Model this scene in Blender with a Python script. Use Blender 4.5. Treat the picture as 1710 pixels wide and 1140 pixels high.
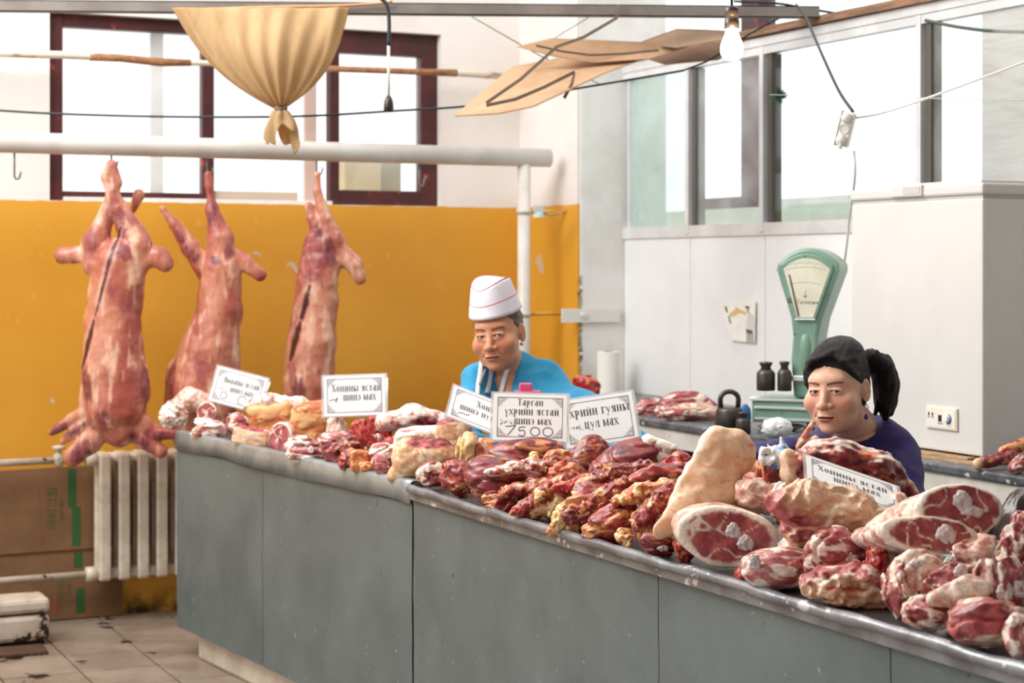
import bpy, math, random
import numpy as np
from mathutils import Matrix, Vector, Euler
random.seed(7); np.random.seed(7)
for o in list(bpy.data.objects): bpy.data.objects.remove(o)
S = bpy.context.scene
COL = S.collection
# ------------------------------------------------------------------ camera, world, lights, exposure
F = 3000.0; CX = 855.0; HY = 445.0; HC = 1.6           # focal length in px, principal column, horizon row, eye height
cam_d = bpy.data.cameras.new('camera'); cam = bpy.data.objects.new('camera', cam_d); COL.objects.link(cam)
cam.location = (0, 0, HC); cam.rotation_euler = (math.pi/2, 0, 0)
cam_d.sensor_width = 36; cam_d.lens = F/1710*36
cam_d.shift_y = -(570-HY)/1710
cam_d.clip_start = .05; cam_d.clip_end = 200
cam_d.dof.use_dof = True; cam_d.dof.focus_distance = 4.5; cam_d.dof.aperture_fstop = 4.8
S.camera = cam
wd = bpy.data.worlds.new('sky'); S.world = wd; wd.use_nodes = True
bg = wd.node_tree.nodes['Background']; bg.inputs[0].default_value = (.975, .985, 1, 1); bg.inputs[1].default_value = 1.2
def area(name, loc, target, size, power, col=(1, 1, 1)):
    l = bpy.data.lights.new(name, 'AREA'); l.shape = 'RECTANGLE'; l.size, l.size_y = size; l.energy = power; l.color = col
    o = bpy.data.objects.new(name, l); COL.objects.link(o); o.location = loc
    o.rotation_euler = (Vector(target)-Vector(loc)).to_track_quat('-Z', 'Y').to_euler(); return o
area('added_left_lamp', (-2.6, 5.2, 4.3), (.6, 5.6, .6), (2.8, 2.8), 170, (1, .97, .93))  # added soft lamp for stronger light from upper left; no roof opening is built
vs = S.view_settings; vs.view_transform = 'Standard'; vs.look = 'None'; vs.exposure = 0.42; vs.gamma = 1; vs.use_curve_mapping = False
# ------------------------------------------------------------------ coordinates
PHI = math.atan2(.430, .903); CP, SP = math.cos(PHI), math.sin(PHI)
def W(px, py, Y): return Vector(((px-CX)/F*Y, Y, HC-(py-HY)/F*Y))
def R(u, v, z=0.): return Vector((CP*u-SP*v, SP*u+CP*v, z))          # room axes -> world
def Yu(px, u):                                                       # depth where the column px meets the plane u
    k = (px-CX)/F; return u/(CP*k+SP)
def Yv(px, v):
    k = (px-CX)/F; return v/(-SP*k+CP)
def Uof(px, v): return Yv(px, v)*(CP*(px-CX)/F+SP)
def Vof(px, u): return Yu(px, u)*(-SP*(px-CX)/F+CP)
def Zof(py, Y): return HC-(py-HY)/F*Y
def L(r, g, b):
    f = lambda c: (c/255/12.92) if c <= 10 else ((c/255+.055)/1.055)**2.4
    return (f(r), f(g), f(b), 1)
def LA(*c): return np.array(L(*c)[:3])
# ------------------------------------------------------------------ materials
MATS = {}
def mat(name, col=None, rough=.6, metal=0., spec=.5, var=None, vscale=6., vdetail=4., bump=0., bscale=40., stretch=None,
        attr=False, coat=0., sss=0., trans=0., emit=None, alpha=1., grain=0., world=False, vlo=.42, vhi=.58, spots=None, sheen=0.):
    """procedural principled material; var = second colour blended by noise; spots=(colour, scale, threshold, [roughness])"""
    if name in MATS: return MATS[name]
    m = bpy.data.materials.new(name); m.use_nodes = True; nt = m.node_tree; N = nt.nodes; K = nt.links
    b = N['Principled BSDF']; b.inputs['Roughness'].default_value = rough; b.inputs['Metallic'].default_value = metal
    b.inputs['Specular IOR Level'].default_value = spec; b.inputs['Coat Weight'].default_value = coat; b.inputs['Coat Roughness'].default_value = .18
    if sheen: b.inputs['Sheen Weight'].default_value = sheen
    if sss: b.inputs['Subsurface Weight'].default_value = sss; b.inputs['Subsurface Radius'].default_value = (.012, .005, .003)
    if trans: b.inputs['Transmission Weight'].default_value = trans
    if emit: b.inputs['Emission Color'].default_value = emit[0]; b.inputs['Emission Strength'].default_value = emit[1]
    tc = N.new('ShaderNodeTexCoord'); src = tc.outputs['Object']
    if world: src = N.new('ShaderNodeNewGeometry').outputs['Position']
    if stretch:
        mp = N.new('ShaderNodeMapping'); mp.inputs['Scale'].default_value = stretch; K.new(src, mp.inputs[0]); src = mp.outputs[0]
    if attr:
        a = N.new('ShaderNodeAttribute'); a.attribute_name = 'Col'; cur = a.outputs['Color']
    else:
        rgb = N.new('ShaderNodeRGB'); rgb.outputs[0].default_value = col; cur = rgb.outputs[0]
    def noise(sc, det=4., rgh=.6):
        n = N.new('ShaderNodeTexNoise'); n.inputs['Scale'].default_value = sc; n.inputs['Detail'].default_value = det
        n.inputs['Roughness'].default_value = rgh; K.new(src, n.inputs['Vector']); return n
    def blend(cur, c2, fac, mode='MIX'):
        x = N.new('ShaderNodeMix'); x.data_type = 'RGBA'; x.blend_type = mode; K.new(fac, x.inputs[0]); K.new(cur, x.inputs[6])
        if hasattr(c2, 'is_linked'): K.new(c2, x.inputs[7])
        else: x.inputs[7].default_value = c2
        return x.outputs[2]
    if var:
        n = noise(vscale, vdetail); rp = N.new('ShaderNodeMapRange'); rp.inputs[1].default_value = vlo; rp.inputs[2].default_value = vhi
        K.new(n.outputs[0], rp.inputs[0]); cur = blend(cur, var, rp.outputs[0])
    for sp in (spots or []):
        n = noise(sp[1], 5., .65); rp = N.new('ShaderNodeMapRange'); rp.inputs[1].default_value = sp[2]; rp.inputs[2].default_value = sp[2]+.03
        K.new(n.outputs[0], rp.inputs[0]); cur = blend(cur, sp[0], rp.outputs[0])
    if grain:
        n = noise(grain[0], 4., .7); rp = N.new('ShaderNodeMapRange'); rp.inputs[1].default_value = .3; rp.inputs[2].default_value = .7; rp.inputs[3].default_value = 1-grain[1]; rp.inputs[4].default_value = 1+grain[1]; K.new(n.outputs[0], rp.inputs[0])
        x = N.new('ShaderNodeVectorMath'); x.operation = 'SCALE'; K.new(cur, x.inputs[0]); K.new(rp.outputs[0], x.inputs['Scale']); cur = x.outputs[0]
    K.new(cur, b.inputs['Base Color'])
    if bump:
        n = noise(bscale, 5.); bp = N.new('ShaderNodeBump'); bp.inputs['Strength'].default_value = bump; bp.inputs['Distance'].default_value = .01
        K.new(n.outputs[0], bp.inputs['Height']); K.new(bp.outputs[0], b.inputs['Normal'])
    MATS[name] = m; return m
def glass_mat(name, tint, gloss=.08, rough=.02, haze=0., hazecol=(.9, .95, .95, 1)):
    if name in MATS: return MATS[name]
    m = bpy.data.materials.new(name); m.use_nodes = True; nt = m.node_tree; N = nt.nodes; K = nt.links
    for n in list(N):
        if n.type == 'BSDF_PRINCIPLED': N.remove(n)
    out = [n for n in N if n.type == 'OUTPUT_MATERIAL'][0]
    t = N.new('ShaderNodeBsdfTransparent'); t.inputs[0].default_value = tint
    g = N.new('ShaderNodeBsdfGlossy'); g.inputs['Roughness'].default_value = rough
    mx = N.new('ShaderNodeMixShader'); mx.inputs[0].default_value = gloss; K.new(t.outputs[0], mx.inputs[1]); K.new(g.outputs[0], mx.inputs[2])
    cur = mx.outputs[0]
    if haze:
        d = N.new('ShaderNodeBsdfTranslucent'); d.inputs[0].default_value = hazecol
        d2 = N.new('ShaderNodeBsdfDiffuse'); d2.inputs[0].default_value = hazecol
        ad = N.new('ShaderNodeMixShader'); ad.inputs[0].default_value = .5; K.new(d.outputs[0], ad.inputs[1]); K.new(d2.outputs[0], ad.inputs[2])
        tc = N.new('ShaderNodeTexCoord'); nz = N.new('ShaderNodeTexNoise'); nz.inputs['Scale'].default_value = 5; nz.inputs['Detail'].default_value = 6
        K.new(tc.outputs['Object'], nz.inputs['Vector']); rp = N.new('ShaderNodeMapRange'); rp.inputs[1].default_value = .3; rp.inputs[2].default_value = .75
        rp.inputs[3].default_value = haze*.4; rp.inputs[4].default_value = min(1, haze*1.6); K.new(nz.outputs[0], rp.inputs[0])
        m2 = N.new('ShaderNodeMixShader'); K.new(rp.outputs[0], m2.inputs[0]); K.new(cur, m2.inputs[1]); K.new(ad.outputs[0], m2.inputs[2]); cur = m2.outputs[0]
    K.new(cur, out.inputs[0]); MATS[name] = m; return m
# ------------------------------------------------------------------ mesh helpers
def link_mesh(name, verts, faces, m, parent=None, smooth=False, col=None, loc=None, rotz=0., bevel=0.):
    me = bpy.data.meshes.new(name)
    verts = np.asarray(verts, dtype=np.float32)
    if isinstance(faces, np.ndarray):
        nf, k = faces.shape
        me.vertices.add(len(verts)); me.vertices.foreach_set('co', verts.ravel())
        me.loops.add(nf*k); me.loops.foreach_set('vertex_index', faces.astype(np.int32).ravel())
        me.polygons.add(nf); me.polygons.foreach_set('loop_start', np.arange(0, nf*k, k, dtype=np.int32))
        me.update(calc_edges=True); me.validate()
    else:
        me.from_pydata(verts.tolist(), [], faces); me.update()
    if smooth: me.polygons.foreach_set('use_smooth', np.ones(len(me.polygons), dtype=bool))
    if col is not None:
        a = me.color_attributes.new('Col', 'FLOAT_COLOR', 'POINT')
        c = np.ones((len(verts), 4), dtype=np.float32); c[:, :3] = np.clip(col, 0, 1); a.data.foreach_set('color', c.ravel())
    me.materials.append(m)
    o = bpy.data.objects.new(name, me); COL.objects.link(o)
    if parent is not None: o.parent = parent
    if loc is not None: o.location = loc
    o.rotation_euler.z = rotz
    if bevel:
        b = o.modifiers.new('bevel', 'BEVEL'); b.width = bevel; b.segments = 2; b.limit_method = 'ANGLE'
    return o
class MB:
    def __init__(s): s.v = []; s.f = []
    def add(s, vs, fs):
        b = len(s.v); s.v += [tuple(v) for v in vs]; s.f += [[i+b for i in f] for f in fs]; return s
    def box(s, c, d, rot=None):
        c = Vector(c); h = [x/2 for x in d]
        vs = [Vector((sx*h[0], sy*h[1], sz*h[2])) for sz in (-1, 1) for sy in (-1, 1) for sx in (-1, 1)]
        if rot is not None: vs = [rot @ v for v in vs]
        return s.add([v+c for v in vs], [(0, 2, 3, 1), (4, 5, 7, 6), (0, 1, 5, 4), (2, 6, 7, 3), (0, 4, 6, 2), (1, 3, 7, 5)])
    def span(s, a, b):
        return s.box([(a[i]+b[i])/2 for i in range(3)], [abs(b[i]-a[i]) for i in range(3)])
    def tube(s, pts, r, n=10, caps=True):
        pts = [Vector(p) for p in pts]; rs = r if isinstance(r, (list, tuple)) else [r]*len(pts)
        base = len(s.v); nrm = None
        for i, p in enumerate(pts):
            t = (pts[min(i+1, len(pts)-1)]-pts[max(i-1, 0)])
            t = t.normalized() if t.length > 1e-9 else Vector((0, 0, 1))
            if nrm is None:
                nrm = t.orthogonal().normalized()
            else:
                nrm = (nrm-t*nrm.dot(t)); nrm = nrm.normalized() if nrm.length > 1e-6 else t.orthogonal().normalized()
            bn = t.cross(nrm)
            for j in range(n):
                a = 2*math.pi*j/n; s.v.append(tuple(p+(nrm*math.cos(a)+bn*math.sin(a))*rs[i]))
        for i in range(len(pts)-1):
            for j in range(n):
                a = base+i*n+j; b = base+i*n+(j+1) % n; s.f.append([a, b, b+n, a+n])
        if caps:
            s.f.append([base+j for j in reversed(range(n))]); s.f.append([base+(len(pts)-1)*n+j for j in range(n)])
        return s
    def lathe(s, prof, c=(0, 0, 0), n=24):
        base = len(s.v)
        for (r, z) in prof:
            for j in range(n):
                a = 2*math.pi*j/n; s.v.append((c[0]+r*math.cos(a), c[1]+r*math.sin(a), c[2]+z))
        for i in range(len(prof)-1):
            for j in range(n):
                a = base+i*n+j; b = base+i*n+(j+1) % n; s.f.append([a, b, b+n, a+n])
        s.f.append([base+j for j in reversed(range(n))]); s.f.append([base+(len(prof)-1)*n+j for j in range(n)]); return s
    def prism(s, poly, a, b, M=None):
        """poly of (x,z), extruded along y from a to b"""
        n = len(poly); vs = [Vector((p[0], a, p[1])) for p in poly]+[Vector((p[0], b, p[1])) for p in poly]
        if M is not None: vs = [M @ v for v in vs]
        ar = sum(poly[i][0]*poly[(i+1) % n][1]-poly[(i+1) % n][0]*poly[i][1] for i in range(n))
        fs = [list(range(n)), list(range(2*n-1, n-1, -1))]+[[i, i+n, (i+1) % n+n, (i+1) % n] for i in range(n)]
        if (ar < 0) == (b > a): fs = [f[::-1] for f in fs]
        return s.add(vs, fs)
    def build(s, name, m, parent=None, smooth=False, bevel=0., loc=None, rotz=0.):
        return link_mesh(name, s.v, s.f, m, parent, smooth, None, loc, rotz, bevel)
def tag(o, label=None, cat=None, group=None, kind=None):
    if label: o['label'] = label
    if cat: o['category'] = cat
    if group: o['group'] = group
    if kind: o['kind'] = kind
    return o
def thing(name, label, cat, loc, rotz=0., group=None):
    o = bpy.data.objects.new(name, None); COL.objects.link(o); o.location = loc; o.rotation_euler.z = rotz; o.empty_display_size = .05
    return tag(o, label, cat, group)
def single(name, mb, m, label, cat, group=None, smooth=False, bevel=0., kind=None):
    """one-mesh thing given in world coordinates; origin moves to its base"""
    v = np.array(mb.v, dtype=float); lo, hi = v.min(0), v.max(0); c = np.array([(lo[0]+hi[0])/2, (lo[1]+hi[1])/2, lo[2]])
    o = link_mesh(name, v-c, mb.f, m, None, smooth, None, tuple(c), 0., bevel); return tag(o, label, cat, group, kind)
def struct(name, mb, m, label=None, bevel=0., smooth=False, parent=None, room=True):
    o = mb.build(name, m, parent, smooth, bevel, rotz=(PHI if room and parent is None else 0.))
    if parent is None: o['kind'] = 'structure'
    if label: o['label'] = label
    return o
def copy_tree(o, parent=None):
    c = o.copy(); COL.objects.link(c); c.parent = parent
    for ch in list(o.children): copy_tree(ch, c)
    return c
# ------------------------------------------------------------------ numpy noise and distance fields
_prm = np.random.RandomState(3).permutation(256); _prm = np.concatenate([_prm, _prm, _prm]).astype(np.int64)
_g = np.random.RandomState(5).normal(size=(256, 3)); _g /= np.linalg.norm(_g, axis=1)[:, None]
def pn(P):
    P = np.asarray(P, dtype=np.float32); i = np.floor(P).astype(np.int64); f = P-i; i &= 255
    w = f*f*f*(f*(f*6-15)+10); out = 0
    for dx in (0, 1):
        wx = w[:, 0] if dx else 1-w[:, 0]; a = _prm[i[:, 0]+dx]
        for dy in (0, 1):
            wy = w[:, 1] if dy else 1-w[:, 1]; b = _prm[a+i[:, 1]+dy]
            for dz in (0, 1):
                wz = w[:, 2] if dz else 1-w[:, 2]; g = _g[_prm[b+i[:, 2]+dz] & 255]
                out = out+wx*wy*wz*(g[:, 0]*(f[:, 0]-dx)+g[:, 1]*(f[:, 1]-dy)+g[:, 2]*(f[:, 2]-dz))
    return out*1.5
def fbm(P, o=3):
    s = 0; a = 1.; P = np.asarray(P)
    for k in range(o): s = s+a*pn(P*(2.03**k)+k*17.3); a *= .5
    return s
def sst(a, b, x): t = np.clip((x-a)/(b-a), 0, 1); return t*t*(3-2*t)
def mixc(a, b, t): return a*(1-t[:, None])+b*t[:, None]
def smin(a, b, k):
    h = np.clip(.5+.5*(b-a)/k, 0, 1); return b*(1-h)+a*h-k*h*(1-h)
def smax(a, b, k): return -smin(-a, -b, k)
def ell(P, c, r, M=None):
    q = P-np.asarray(c)
    if M is not None: q = q @ M
    r = np.asarray(r, dtype=float); k0 = np.sqrt(((q/r)**2).sum(1)); k1 = np.sqrt(((q/(r*r))**2).sum(1))+1e-9
    return k0*(k0-1)/k1
def cap(P, a, b, ra, rb=None):
    rb = ra if rb is None else rb
    a = np.asarray(a, float); b = np.asarray(b, float); d = b-a; t = np.clip(((P-a) @ d)/max(d @ d, 1e-12), 0, 1)
    return np.linalg.norm(P-a-t[:, None]*d, axis=1)-(ra+(rb-ra)*t)
def rbox(P, c, h, r, M=None):
    q = P-np.asarray(c)
    if M is not None: q = q @ M
    q = np.abs(q)-np.asarray(h)+r
    return np.linalg.norm(np.maximum(q, 0), axis=1)+np.minimum(q.max(1), 0)-r
def rotm(x=0, y=0, z=0): return np.array(Euler((math.radians(x), math.radians(y), math.radians(z))).to_matrix())
def sdf_mesh(f, lo, hi, h, blk=8):
    """sparse surface nets of f<0 inside the box; h = cell size (may be 3 coordinate arrays)"""
    if isinstance(h, (list, tuple)): ax = [np.asarray(a, dtype=np.float64) for a in h]
    else: ax = [np.arange(lo[i], hi[i]+h, h) for i in range(3)]
    n = [len(a) for a in ax]; V = np.empty(n, dtype=np.float32)
    nb = [-(-k//blk) for k in n]
    if n[0]*n[1]*n[2] < 40000:
        G = np.stack(np.meshgrid(*ax, indexing='ij'), -1).reshape(-1, 3); V[:] = f(G).reshape(n)
    else:
        cs = []; hs = []
        for i in range(3):
            st = np.arange(nb[i])*blk; en = np.minimum(st+blk, n[i])-1
            cs.append((ax[i][st]+ax[i][en])/2); hs.append((ax[i][en]-ax[i][st])/2)
        G = np.stack(np.meshgrid(*cs, indexing='ij'), -1).reshape(-1, 3)
        H = np.stack(np.meshgrid(*hs, indexing='ij'), -1).reshape(-1, 3)
        cell = max((a[1:]-a[:-1]).max() for a in ax)
        d = f(G); act = np.abs(d) < np.linalg.norm(H, axis=1)*1.5+cell*1.5
        ids = [np.minimum(np.arange(k)//blk, nb[i]-1) for i, k in enumerate(n)]
        D = d.reshape(nb)[np.ix_(*ids)]; A = act.reshape(nb)[np.ix_(*ids)]
        V[:] = D; I = np.argwhere(A)
        Pp = np.stack([ax[i][I[:, i]] for i in range(3)], -1)
        val = np.concatenate([f(Pp[k:k+200000]) for k in range(0, len(Pp), 200000)]) if len(Pp) else np.zeros(0)
        V[I[:, 0], I[:, 1], I[:, 2]] = val
    for i in range(3):                                    # closed at the box
        sl = [slice(None)]*3
        for e in (0, -1): sl[i] = e; V[tuple(sl)] = np.maximum(V[tuple(sl)], 1e-4)
    ins = V < 0
    c8 = [(i, j, k) for i in (0, 1) for j in (0, 1) for k in (0, 1)]
    sub = lambda A, c: A[c[0]:n[0]-1+c[0], c[1]:n[1]-1+c[1], c[2]:n[2]-1+c[2]]
    cnt = sum(sub(ins, c).astype(np.int8) for c in c8); act = (cnt > 0) & (cnt < 8)
    idx = np.full(act.shape, -1, dtype=np.int64); C = np.argwhere(act); idx[act] = np.arange(len(C))
    vals = np.stack([V[C[:, 0]+c[0], C[:, 1]+c[1], C[:, 2]+c[2]] for c in c8], 1)
    acc = np.zeros((len(C), 3)); num = np.zeros(len(C))
    for a in range(8):
        for b in range(a+1, 8):
            ca, cb = np.array(c8[a]), np.array(c8[b])
            if np.abs(ca-cb).sum() != 1: continue
            va, vb = vals[:, a], vals[:, b]; m = (va < 0) != (vb < 0)
            t = np.where(m, va/(va-vb+1e-20), 0); acc += np.where(m[:, None], ca+t[:, None]*(cb-ca), 0); num += m
    pos = acc/num[:, None]
    P = np.stack([ax[i][C[:, i]]+pos[:, i]*(ax[i][C[:, i]+1]-ax[i][C[:, i]]) for i in range(3)], 1)
    faces = []
    for d in range(3):
        e1, e2 = (d+1) % 3, (d+2) % 3
        sa = [slice(1, n[i]-1) for i in range(3)]; sa[d] = slice(0, n[d]-1)
        sb = list(sa); sb[d] = slice(1, n[d])
        A, B = ins[tuple(sa)], ins[tuple(sb)]
        for flip, mk in ((False, A & ~B), (True, ~A & B)):
            E = np.argwhere(mk)
            if not len(E): continue
            off = np.ones(3, dtype=int); off[d] = 0; E = E+off
            q = []
            for (o1, o2) in ((-1, -1), (0, -1), (0, 0), (-1, 0)):
                c = E.copy(); c[:, e1] += o1; c[:, e2] += o2; q.append(idx[c[:, 0], c[:, 1], c[:, 2]])
            q = np.stack(q, 1); faces.append(q[:, ::-1] if flip else q)
    return P, np.concatenate(faces)
def relax(P, Fq, it=1, a=.5):
    """a little Laplacian smoothing over quad edges"""
    for _ in range(it):
        s = np.zeros_like(P); c = np.zeros(len(P))
        for i in range(4):
            j = (i+1) % 4
            np.add.at(s, Fq[:, i], P[Fq[:, j]]); np.add.at(c, Fq[:, i], 1); np.add.at(s, Fq[:, j], P[Fq[:, i]]); np.add.at(c, Fq[:, j], 1)
        P = P*(1-a)+a*s/np.maximum(c, 1)[:, None]
    return P
def normals(P, Fq):
    n = np.cross(P[Fq[:, 2]]-P[Fq[:, 0]], P[Fq[:, 3]]-P[Fq[:, 1]]); s = np.zeros_like(P)
    for i in range(4): np.add.at(s, Fq[:, i], n)
    return s/(np.linalg.norm(s, axis=1)[:, None]+1e-12)
# ------------------------------------------------------------------ the setting
VB = 8.234; UR = 3.965; VPIER = 7.596; UP = 4.209
def wall_paint():
    m = bpy.data.materials.new('two_tone_wall_paint'); m.use_nodes = True; nt = m.node_tree; N = nt.nodes; K = nt.links
    b = N['Principled BSDF']; b.inputs['Roughness'].default_value = .45
    tc = N.new('ShaderNodeTexCoord'); sx = N.new('ShaderNodeSeparateXYZ'); K.new(tc.outputs['Object'], sx.inputs[0])
    def nz(s, d=4):
        n = N.new('ShaderNodeTexNoise'); n.inputs['Scale'].default_value = s; n.inputs['Detail'].default_value = d; K.new(tc.outputs['Object'], n.inputs['Vector']); return n.outputs[0]
    def rng(x, a, b_, lo=0., hi=1.):
        r = N.new('ShaderNodeMapRange'); r.inputs[1].default_value = a; r.inputs[2].default_value = b_; r.inputs[3].default_value = lo; r.inputs[4].default_value = hi; K.new(x, r.inputs[0]); return r.outputs[0]
    def mx(f, a, c):
        x = N.new('ShaderNodeMix'); x.data_type = 'RGBA'; K.new(f, x.inputs[0])
        for i, q in ((6, a), (7, c)):
            if hasattr(q, 'is_linked'): K.new(q, x.inputs[i])
            else: x.inputs[i].default_value = q
        return x.outputs[2]
    def mth(op, a, c):
        x = N.new('ShaderNodeMath'); x.operation = op
        for i, q in enumerate((a, c)):
            if hasattr(q, 'is_linked'): K.new(q, x.inputs[i])
            else: x.inputs[i].default_value = q
        return x.outputs[0]
    z = sx.outputs[2]; zw = mth('ADD', z, mth('MULTIPLY', nz(9), .02))
    yel = mx(rng(nz(1.3, 3), .35, .68), L(229, 170, 58), L(217, 153, 46))
    yel = mx(rng(nz(11, 6), .66, .72), yel, L(222, 170, 70))
    chip = mth('MULTIPLY', rng(nz(5.2, 3), .70, .71), 1.)
    yel = mx(chip, yel, L(206, 190, 160))
    whi = mx(rng(nz(2.1, 5), .4, .7), L(236, 230, 224), L(222, 213, 206))
    grime = mth('MULTIPLY', rng(z, .13, .02), rng(nz(12, 5), .35, .6)); yel = mx(grime, yel, L(70, 52, 25))
    K.new(mx(rng(zw, 1.905, 1.912), yel, whi), b.inputs['Base Color'])
    bp = N.new('ShaderNodeBump'); bp.inputs['Strength'].default_value = .15; bp.inputs['Distance'].default_value = .01; K.new(nz(25, 6), bp.inputs['Height']); K.new(bp.outputs[0], b.inputs['Normal'])
    return m
M_wall = wall_paint()
M_white = mat('white_plaster', L(233, 230, 226), .6, var=L(220, 216, 211), vscale=3, spots=[(L(170, 165, 160), 30, .70)], bump=.1, bscale=30)
M_panel = mat('white_panel_board', L(234, 234, 234), .4, var=L(228, 229, 229), vscale=3)
M_red = mat('maroon_window_paint', L(84, 34, 33), .45, var=L(66, 28, 29), vscale=6, spots=[(L(150, 52, 44), 14, .62)], bump=.2)
M_alu = mat('aluminium_profile', L(222, 222, 222), .35, metal=.15, var=L(208, 208, 209), vscale=5)
M_dark = mat('dark_gasket', L(85, 80, 74), .6)
M_tile = mat('cream_floor_tile', L(156, 140, 125), .35, world=True, var=L(136, 119, 104), vscale=4, spots=[(L(38, 28, 24), 3.6, .60), (L(110, 90, 75), 14, .66)], bump=.05)
M_grout = mat('dark_floor_bed', L(70, 58, 48), .9, var=L(50, 42, 36))
M_floor = mat('floor_bed_plain', L(150, 138, 126), .7, var=L(130, 118, 108), vscale=3)
M_glass = glass_mat('clear_pane', (.98, 1, .995, 1), .05)
M_frost = glass_mat('dusty_pane', (1, 1, 1, 1), .03, haze=.15)
M_teal = glass_mat('greenish_pane', (.90, .96, .94, 1), .10, haze=.22, hazecol=(.80, .90, .87, 1))
# floor: bed with single tiles where they can be told apart
b = MB().span((-6, -3, -.12), (6, 9.2, -.012)); floor = struct('floor', b, M_floor, 'tiled market floor with cream tiles and dark joints')
tile_v, tile_f = MB().box((0, 0, -.006), (.296, .296, .012)).v, None
proto = None
for i in range(-5, 4):
    for j in range(0, 11):
        uc, vc = 1.514+.306*(i+.5), 8.056-.306*(j-.5)
        if vc > VB-.02: vc = VB-.09
        if proto is None:
            proto = MB().box((0, 0, 0), (.299, .299, .014)).build('tile', M_tile, floor, bevel=.002); t = proto
        else:
            t = proto.copy(); COL.objects.link(t)
        t.location = (uc, min(vc, 8.056+.153), random.uniform(-.0075, -.006)); t.rotation_euler = (random.uniform(-.002, .002), random.uniform(-.002, .002), random.uniform(-.004, .004))
bed = MB().span((-.2, 4.4, -.0125), (2.9, VB, -.0105)).build('tile_bed', M_grout, floor)
struct('ceiling_light_block', MB().span((-7, -1.6, 4.4), (7, 3.4, 4.5)), mat('block_ceiling_grey', L(170, 164, 156), .8), 'unseen slab added over the aisle to cut the light from above')  # out of view, added to hold back sky light over the aisle
struct('wall_light_block', MB().span((-7, -1.6, 0), (7, -1.4, 4.5)), mat('block_wall_grey', L(176, 170, 162), .8), 'unseen wall added behind the viewer to cut the light from the front')  # out of view, added to block sky light from the camera side
# back wall with its window opening
WU0, WU1, WZ0, WZ1 = Uof(83, VB), Uof(737, VB), 1.9, 2.755
b = MB(); T = .32
b.span((-4, VB, 0), (WU0, VB+T, 4.2)); b.span((WU1, VB, 0), (UR+.5, VB+T, 4.2)); b.span((WU0, VB, 0), (WU1, VB+T, WZ0)); b.span((WU0, VB, WZ1), (WU1, VB+T, 4.2))
struct('wall_back', b, M_wall, 'back wall painted yellow below and white above')
def frame(u, a, b_): return (u, a, b_)
vf = VB+.05
b = MB()
u = lambda px: Uof(px, vf)
win1 = struct('window_1', MB().span((WU0, vf-.01, WZ0), (u(104), vf+.07, WZ1)), M_red, 'wide maroon framed window above the yellow wall')
def bar(name, px0, px1, z0, z1, d=.07, m=M_red, off=0., par=None):
    return MB().span((u(px0), vf+off, z0), (u(px1), vf+d+off, z1)).build(name, m, par or win1, bevel=.004)
bar('window_stile', 703, 737, WZ0, WZ1); bar('window_stile', 338, 358, WZ0, WZ1, .06); bar('window_stile', 551, 567, WZ0, WZ1, .06)
bar('window_rail', 104, 338, WZ1-.06, WZ1); bar('window_rail', 358, 551, WZ1-.06, WZ1); bar('window_rail', 567, 703, WZ1-.11, WZ1)
bar('window_rail', 104, 338, WZ0, WZ0+.045); bar('window_rail', 567, 703, WZ0, WZ0+.075)
bar('window_sill', 104, 551, WZ0-.004, WZ0+.018, .05, M_white, -.04)
bar('window_ledge', 360, 500, WZ0+.018, WZ0+.06, .03, mat('bare_sill_wood', L(196, 178, 158), .6), .02)
bar('inner_stile', 264, 286, WZ0+.04, WZ1-.05, .03, mat('pale_outer_stile', L(225, 222, 216), .6), .14)
bar('inner_stile', 524, 545, WZ0+.02, WZ1-.05, .03, mat('pink_outer_stile', L(236, 200, 190), .6), .14)
for a, c, gm in ((104, 338, M_frost), (358, 551, M_glass), (567, 703, M_frost)):
    MB().span((u(a), vf+.03, WZ0+.03), (u(c), vf+.035, WZ1-.05)).build('pane', gm, win1)
# something ochre standing outside that window
oc = thing('outdoor_crate', 'ochre crate standing outside the back window at its right end', 'crate', R(u(668)+.02, VB+.52, WZ0-.02), PHI)
MB().box((-.06, 0, .14), (.2, .12, .28)).build('body', mat('ochre_paint', L(214, 196, 140), .7, var=L(200, 180, 118)), oc, bevel=.005)
MB().box((.10, .01, .13), (.12, .1, .26)).build('side_panel', mat('olive_paint', L(150, 140, 96), .7), oc, bevel=.005)
MB().box((0, 0, -.12), (.5, .2, .2)).build('ledge', M_white, oc)
# yellow side wall, pier
struct('wall_side', MB().span((UR, VPIER+.004, 0), (UR+.012, VB, 4.2)), M_wall, 'short yellow side wall behind the white post')
struct('wall_pier', MB().span((UR+.012, VPIER, 0), (4.453, VB+T, 4.2)), M_white, 'white plaster pier with a chipped edge', bevel=.006)
rng = random.Random(4); b = MB(); zz = .9
while zz < 1.56:
    s = rng.uniform(.006, .022); b.box((UR+.010+rng.uniform(0, .006), VPIER-.001, zz), (rng.uniform(.005, .016), .004, s*1.6), Matrix.Rotation(rng.uniform(-.6, .6), 3, 'Y')); zz += s*rng.uniform(1.0, 2.2)
tr = struct('trim_1', b, mat('chipped_plaster', L(120, 108, 96), .9, var=L(180, 165, 140), vscale=40), 'ragged chipped plaster along the pier corner'); tr['kind'] = 'structure'
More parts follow.
